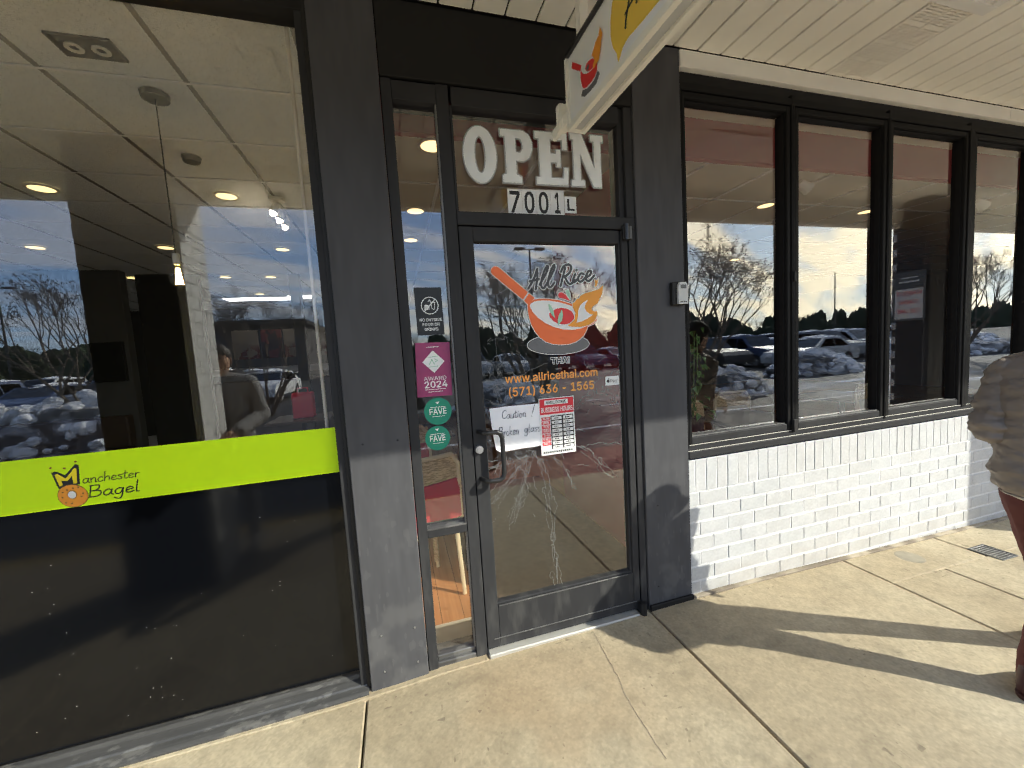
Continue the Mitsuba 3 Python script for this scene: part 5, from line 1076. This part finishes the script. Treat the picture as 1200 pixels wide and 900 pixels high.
# ------------------------------------------------------------------ the lot mirrored in the glass
def lumpy(cx, cy, rx, ry, h, seed):
    r = np.random.default_rng(seed); ms = []
    for q in range(int(70 * rx)):
        a, d_ = r.uniform(0, 6.28), r.uniform(0, 1) ** .6
        top = h * (1 - d_ ** 1.6) + .05
        s = r.uniform(.07, .22) * (1.15 - .4 * d_)
        m = trimesh.creation.icosphere(2, 1.0); v = m.vertices; f_ = .6 + .8 * meshkit.fbm(v * 1.9 + q * 3.1, 3, seed)
        zz = -.16 + top * r.uniform(.55, 1.05)
        m.vertices = v * f_[:, None] * s * np.array([1.1, 1.1, .85]) + np.array([cx + rx * d_ * math.cos(a), cy + ry * d_ * math.sin(a), zz]); ms.append(m)
    m = trimesh.creation.icosphere(4, 1.0); v = m.vertices; f_ = .6 + .6 * meshkit.fbm(v * 2.5 + seed, 4, seed)
    m.vertices = np.stack([cx + v[:, 0] * rx * f_, cy + v[:, 1] * ry * f_, -.16 + v[:, 2] * h * .9 * f_], 1)
    return cat(ms), m
for i, (cx, cy, rx, ry, h, lb) in enumerate(((-6.9, -9.0, 2.6, 1.3, 1.25, 'heap of ploughed snow mirrored low in the bagel shop window'), (-10.5, -11, 3.0, 1.5, 1.3, 'heap of ploughed snow further left in the lot'), (9.2, -7.4, 1.5, .8, .85, 'heap of ploughed snow mirrored in the first casement window'), (16.5, -10.2, 2.6, 1.0, .9, 'heap of ploughed snow mirrored in the second casement window'), (30, -12.5, 5, 2, 1.2, 'long snow heap at the right of the lot'), (3.0, -9.5, 1.6, .9, .8, 'snow heap mirrored in the door'))):
    k = num('snow_heap'); ch_, co_ = lumpy(cx, cy, rx, ry, h, i + 3); scene[k + '__chunks'] = mikit.ply(ch_, 'snow'); scene[k + '__dirty_core'] = mikit.ply(co_, 'dirty_snow'); lab(k, lb, 'snow heap'); lab(k + '__chunks', kind='stuff')
def tree_mesh(seed, h=5.0, stems=8, spread=1.2, depth=8, pods=True):
    r = random.Random(seed); V, Fc, n = [], [], 0
    def seg(p, q, r0, r1):
        nonlocal n
        m = cyl(p, q, r0, r1, 5); V.append(m.vertices[:10]); Fc.append(m.faces[:10] + n); n += 10
    tips = []
    def grow(p, d, L, rad, lev):
        mid = p + d * L * .5 + np.array([r.gauss(0, .04), r.gauss(0, .04), 0]) * L
        q = p + d * L
        seg(p, mid, rad, rad * .85); seg(mid, q, rad * .85, rad * .7)
        if lev == 0: tips.append(q); return
        for _ in range(2 if lev > 2 else 3):
            e = d + np.array([r.gauss(0, .34), r.gauss(0, .34), r.gauss(.08, .15)]); e /= np.linalg.norm(e)
            grow(q, e, L * r.uniform(.64, .86), rad * .66, lev - 1)
    for s in range(stems):
        a = s * 6.28 / stems + r.uniform(-.3, .3); d = np.array([math.cos(a) * .42 * spread, math.sin(a) * .42 * spread, 1.]); d /= np.linalg.norm(d)
        grow(np.array([math.cos(a) * .1, math.sin(a) * .1, 0]), d, h * .235, .052 * h / 5, depth - 1)
    m = trimesh.Trimesh(np.vstack(V), np.vstack(Fc), process=False)
    pod = None
    if pods:
        P = []
        for q in tips:
            for _ in range(1):
                P.append(trimesh.creation.box((.018, .018, .026)).apply_translation(q + np.array([r.gauss(0, .05), r.gauss(0, .05), r.gauss(.02, .04)])))
        pod = cat(P)
    return m, pod
TV = [(lambda mp: (mikit.ply(mp[0], 'bark'), mikit.ply(mp[1], 'bark_far')))(tree_mesh(s_)) for s_ in (4, 9)]
TREES = [(9.5, -9.0, 1.14, 0, 'bare multi stemmed tree mirrored in the first casement window'), (4.3, -10.2, 1.05, 1, 'bare multi stemmed tree mirrored in the shop door'), (-4.3, -13.0, .98, 0, 'bare tree mirrored right of the pier in the bagel shop window'), (-9.2, -13.5, 1.12, 1, 'bare tree mirrored left of the pier in the bagel shop window'), (24.0, -9.6, 1.15, 0, 'bare tree mirrored in the fourth casement window'), (38, -18, 1.3, 1, 'bare tree far at the right of the lot'), (-17, -15, 1.1, 0, 'bare tree far at the left of the lot')]
for i, (x, y, s_, v_, lb) in enumerate(TREES):
    k = num('bare_tree'); M_ = T().translate([x, y, -.16]).rotate([0, 0, 1], 57.0 * i).scale(s_)
    scene[k + '__branches'] = {**TV[v_][0], 'to_world': M_}; scene[k + '__seed_pods'] = {**TV[v_][1], 'to_world': M_}; lab(k, lb, 'tree', 'bare trees in the lot islands')
# cars
def car_parts(kind):
    if kind == 'suv': prof = [(-2.3, .35), (-2.32, .75), (-2.2, .98), (-2.05, 1.62), (-1.8, 1.72), (.4, 1.72), (1.05, 1.12), (2.05, .98), (2.3, .80), (2.32, .38)]; win = [[(-1.95, 1.06), (-1.85, 1.58), (-.95, 1.6), (-.95, 1.06)], [(-.88, 1.06), (-.88, 1.6), (.0, 1.6), (.0, 1.06)], [(.07, 1.06), (.07, 1.6), (.34, 1.58), (.84, 1.12), (.84, 1.06)]]
    else: prof = [(-2.25, .33), (-2.28, .7), (-2.1, .92), (-1.65, 1.0), (-1.0, 1.40), (.2, 1.42), (1.0, 1.0), (2.0, .84), (2.25, .65), (2.26, .35)]; win = [[(-1.35, 1.0), (-.92, 1.32), (-.42, 1.35), (-.42, 1.0)], [(-.36, 1.0), (-.36, 1.35), (.16, 1.35), (.72, 1.0)]]
    pb = Polygon(prof).buffer(.05).buffer(-.05)
    for wx in (-1.35, 1.38): pb = pb.difference(Point(wx, .33).buffer(.37))
    m = trimesh.creation.extrude_polygon(pb, 1.8, engine='earcut'); m.apply_transform(FACE); m.vertices[:, 1] += .9
    m = m.subdivide_to_size(.45)
    def tum(v): return np.stack([v[:, 0], v[:, 1] * (1 - .22 * np.clip((v[:, 2] - .95) / .75, 0, 1) - .05 * np.clip((.6 - v[:, 2]) / .3, 0, 1)), v[:, 2]], 1)
    m.vertices = tum(m.vertices)
    out = {'body': (m, None)}
    for i, w in enumerate(win):
        for s in (-1, 1):
            g = trimesh.creation.extrude_polygon(Polygon(w), .012, engine='earcut'); g.apply_transform(FACE); g.vertices = tum(np.stack([g.vertices[:, 0], np.where(g.vertices[:, 1] < -.006, -.912, -.895), g.vertices[:, 2]], 1)); g.vertices[:, 1] *= s
            if s > 0: g.invert()
            out[f'window_{i}_{s}'] = (g, 'car_glass')
    zr, zt2 = (1.12, 1.66) if kind == 'suv' else (1.02, 1.38)
    xa, xb = (1.02, .46) if kind == 'suv' else (.94, .26)
    out['windscreen'] = (trimesh.convex.convex_hull(np.array([[xa + .03, s * .78, zr] for s in (-1, 1)] + [[xb + .03, s * .66, zt2 + .02] for s in (-1, 1)] + [[xa - .06, s * .76, zr - .02] for s in (-1, 1)] + [[xb - .06, s * .66, zt2 - .03] for s in (-1, 1)])), 'car_glass')
    for i, (wx, s) in enumerate(((-1.35, -1), (-1.35, 1), (1.38, -1), (1.38, 1))):
        out[f'wheel_{i}'] = (cyl((wx, s * .68, .33), (wx, s * .90, .33), .33, n=24), 'tyre'); out[f'rim_{i}'] = (cyl((wx, s * .84, .33), (wx, s * .907, .33), .2, n=16), 'rim_grey')
    for s in (-1, 1):
        out[f'head_{s}'] = (bx(2.12, 2.29, s * .5 - .16, s * .5 + .16, .62, .76, .02), 'head_clear'); out[f'tail_{s}'] = (bx(-2.31, -2.16, s * .62 - .12, s * .62 + .12, .72, .92, .02), 'tail_red')
    return out
CP = {q: {n_: (mikit.ply(m_, 'car_grey', smooth=30 if n_ == 'body' else False), b_) for n_, (m_, b_) in car_parts(q).items()} for q in ('suv', 'car')}
import re
def car(kind, x, y, rot, col, lb, snow=True):
    k = num('parked_car'); lab(k, lb, 'car', 'cars parked in the lot')
    M_ = T().translate([x, y, -.16]).rotate([0, 0, 1], rot)
    cnt = {}
    for n_, (d, b_) in CP[kind].items():
        base = {'window': 'window', 'wheel': 'wheel', 'rim': 'rim', 'head': 'headlight', 'tail': 'tail_light'}.get(n_.split('_')[0], n_)
        c_ = cnt.get(base, 0); cnt[base] = c_ + 1
        nm = base if c_ == 0 else f'{base}_{c_:03d}'
        if base == 'rim': nm = f'wheel' + ('' if c_ == 0 else f'_{c_:03d}') + '__rim'
        scene[f'{k}__{nm}'] = {**d, 'bsdf': {'type': 'ref', 'id': b_ or f'car_{col}'}, 'to_world': M_}
    if snow: put(k + '__snow_cover', SNOWCAP[kind], M_)
def cap_mesh(kind):
    m = trimesh.creation.icosphere(4, 1.0); v = m.vertices; f_ = .7 + .6 * meshkit.fbm(v * 3 + 2, 4, 3)
    top = 1.66 if kind == 'suv' else 1.36
    m.vertices = np.stack([-.75 + v[:, 0] * 1.1 * f_, v[:, 1] * .62 * f_, top + np.maximum(v[:, 2], -.2) * .16 * f_], 1); return m
SNOWCAP = {q: mikit.ply(cap_mesh(q), 'snow', smooth=True) for q in ('suv', 'car')}
cols = ['silver', 'black', 'white', 'grey', 'blue', 'black']
ordn = ['first', 'second', 'third', 'fourth', 'fifth', 'sixth', 'seventh', 'eighth', 'ninth']
rows_ = [('the near row mirrored in the casement windows', [(13.5 + 2.7 * i, -15.6 - .3 * (i % 2), 90) for i in range(9)]), ('the lane before the near row', [(19.2, -12.4, 175)]),
         ('the near row mirrored in the bagel shop window', [(-20 + 2.8 * i, -19.5, 90) for i in range(6)]), ('the middle row mirrored in the door', [(2 + 2.75 * i, -24.5, 90) for i in range(9)]),
         ('the farther row on the right', [(26 + 2.8 * i, -27, 90) for i in range(9)]), ('the farther row on the left', [(-24 + 2.8 * i, -30, 90) for i in range(6)])]
i = 0
for rn, rs in rows_:
    for q_, (x, y, r_) in enumerate(rs):
        c_ = cols[(i * 5 + i // 3) % 6]; kd = 'suv' if i % 3 else 'car'
        car(kd, x, y, r_ + rng.uniform(-3, 3), c_, f"{c_} {'estate' if kd == 'suv' else 'saloon'} car, {ordn[q_]} in {rn}"); i += 1
# lamp standards, pole, trees and building beyond
def lamp(x, y, h, lb, arms=2):
    k = num('lamp_standard'); lab(k, lb, 'lamp post')
    scene[k + '__pole'] = mikit.ply(cyl((x, y, -.16), (x, y, h), .09, .06, 12), 'dark_metal'); scene[k + '__base'] = mikit.ply(cyl((x, y, -.16), (x, y, .6), .28, .28, 16), 'far_wall')
    for i, s in enumerate((-1, 1)[:arms]):
        sfx = '' if i == 0 else f'_{i:03d}'
        scene[k + '__arm' + sfx] = mikit.ply(bx(x + min(0, s * .5), x + max(0, s * .5), y - .03, y + .03, h - .06, h, .01), 'dark_metal')
        scene[k + '__lamp_head' + sfx] = mikit.ply(bx(x + s * .75 - .35, x + s * .75 + .35, y - .2, y + .2, h - .08, h + .06, .02), 'dark_metal')
lamp(9.6, -25., 8.6, 'twin headed lamp standard mirrored above the wok logo'); lamp(14.5, -52., 6.4, 'distant twin headed lamp standard mirrored in the door'); lamp(55, -36., 9.0, 'slim pole mirrored in the second casement window', 0)
lamp(-30, -40, 9, 'twin headed lamp standard at the left of the lot')
tl = []
tm_, _ = tree_mesh(21, 9.0, 5, .8, 6, False)
fd = mikit.ply(tm_, 'bark_far')
for i in range(60):
    x = -150 + i * 6.5 + rng.uniform(-3, 3); y = -95 + rng.uniform(-12, 12) + abs(x - 40) * .12
    put('far_woods' if i == 0 else f'far_woods__{i:03d}', fd, T().translate([x, y, -.3]).rotate([0, 0, 1], rng.uniform(0, 360)).scale([1.5, 1.5, rng.uniform(.7, 1.15)]))
lab('far_woods', 'distant bare woods beyond the lot', 'woods', kind='stuff')
hv = []
for i in range(190):
    x = -150 + i * 2.1 + rng.uniform(-2, 2); y = -88 + rng.uniform(-9, 9) + abs(x - 40) * .12
    m = trimesh.creation.icosphere(3, 1.0); v = m.vertices; f_ = .6 + .8 * meshkit.fbm(v * 3.5 + i, 4, i)
    m.vertices = np.stack([x + v[:, 0] * 3.4 * f_, y + v[:, 1] * 2 * f_, -.3 + np.maximum(v[:, 2], -.1) * rng.uniform(3.5, 7.5) * f_], 1); hv.append(m)
k = add('evergreen_thicket', cat(hv), 'evergreen'); lab(k, 'dark evergreen thicket in front of the far woods', 'thicket', kind='stuff')
def far_store(x0, x1, y0, h, lb):
    k = num('far_store'); lab(k, lb, 'building')
    scene[k + '__wall'] = mikit.ply(bx(x0, x1, y0 - 12, y0, -.3, h, .05), 'far_wall'); scene[k + '__roof'] = mikit.ply(bx(x0 - .4, x1 + .4, y0 - 12.4, y0 + 1.2, h, h + .5, .05), 'far_roof')
    n_ = int((x1 - x0) / 5)
    for i in range(n_):
        a = x0 + 1 + i * 5; scene[f'{k}__window' + ('' if i == 0 else f'_{i:03d}')] = mikit.ply(bx(a, a + 3.4, y0, y0 + .04, .4, 2.8, 0), 'far_window')
far_store(-18.5, -8.6, -42, 5.4, 'low dark store across the lot mirrored in the bagel shop window')
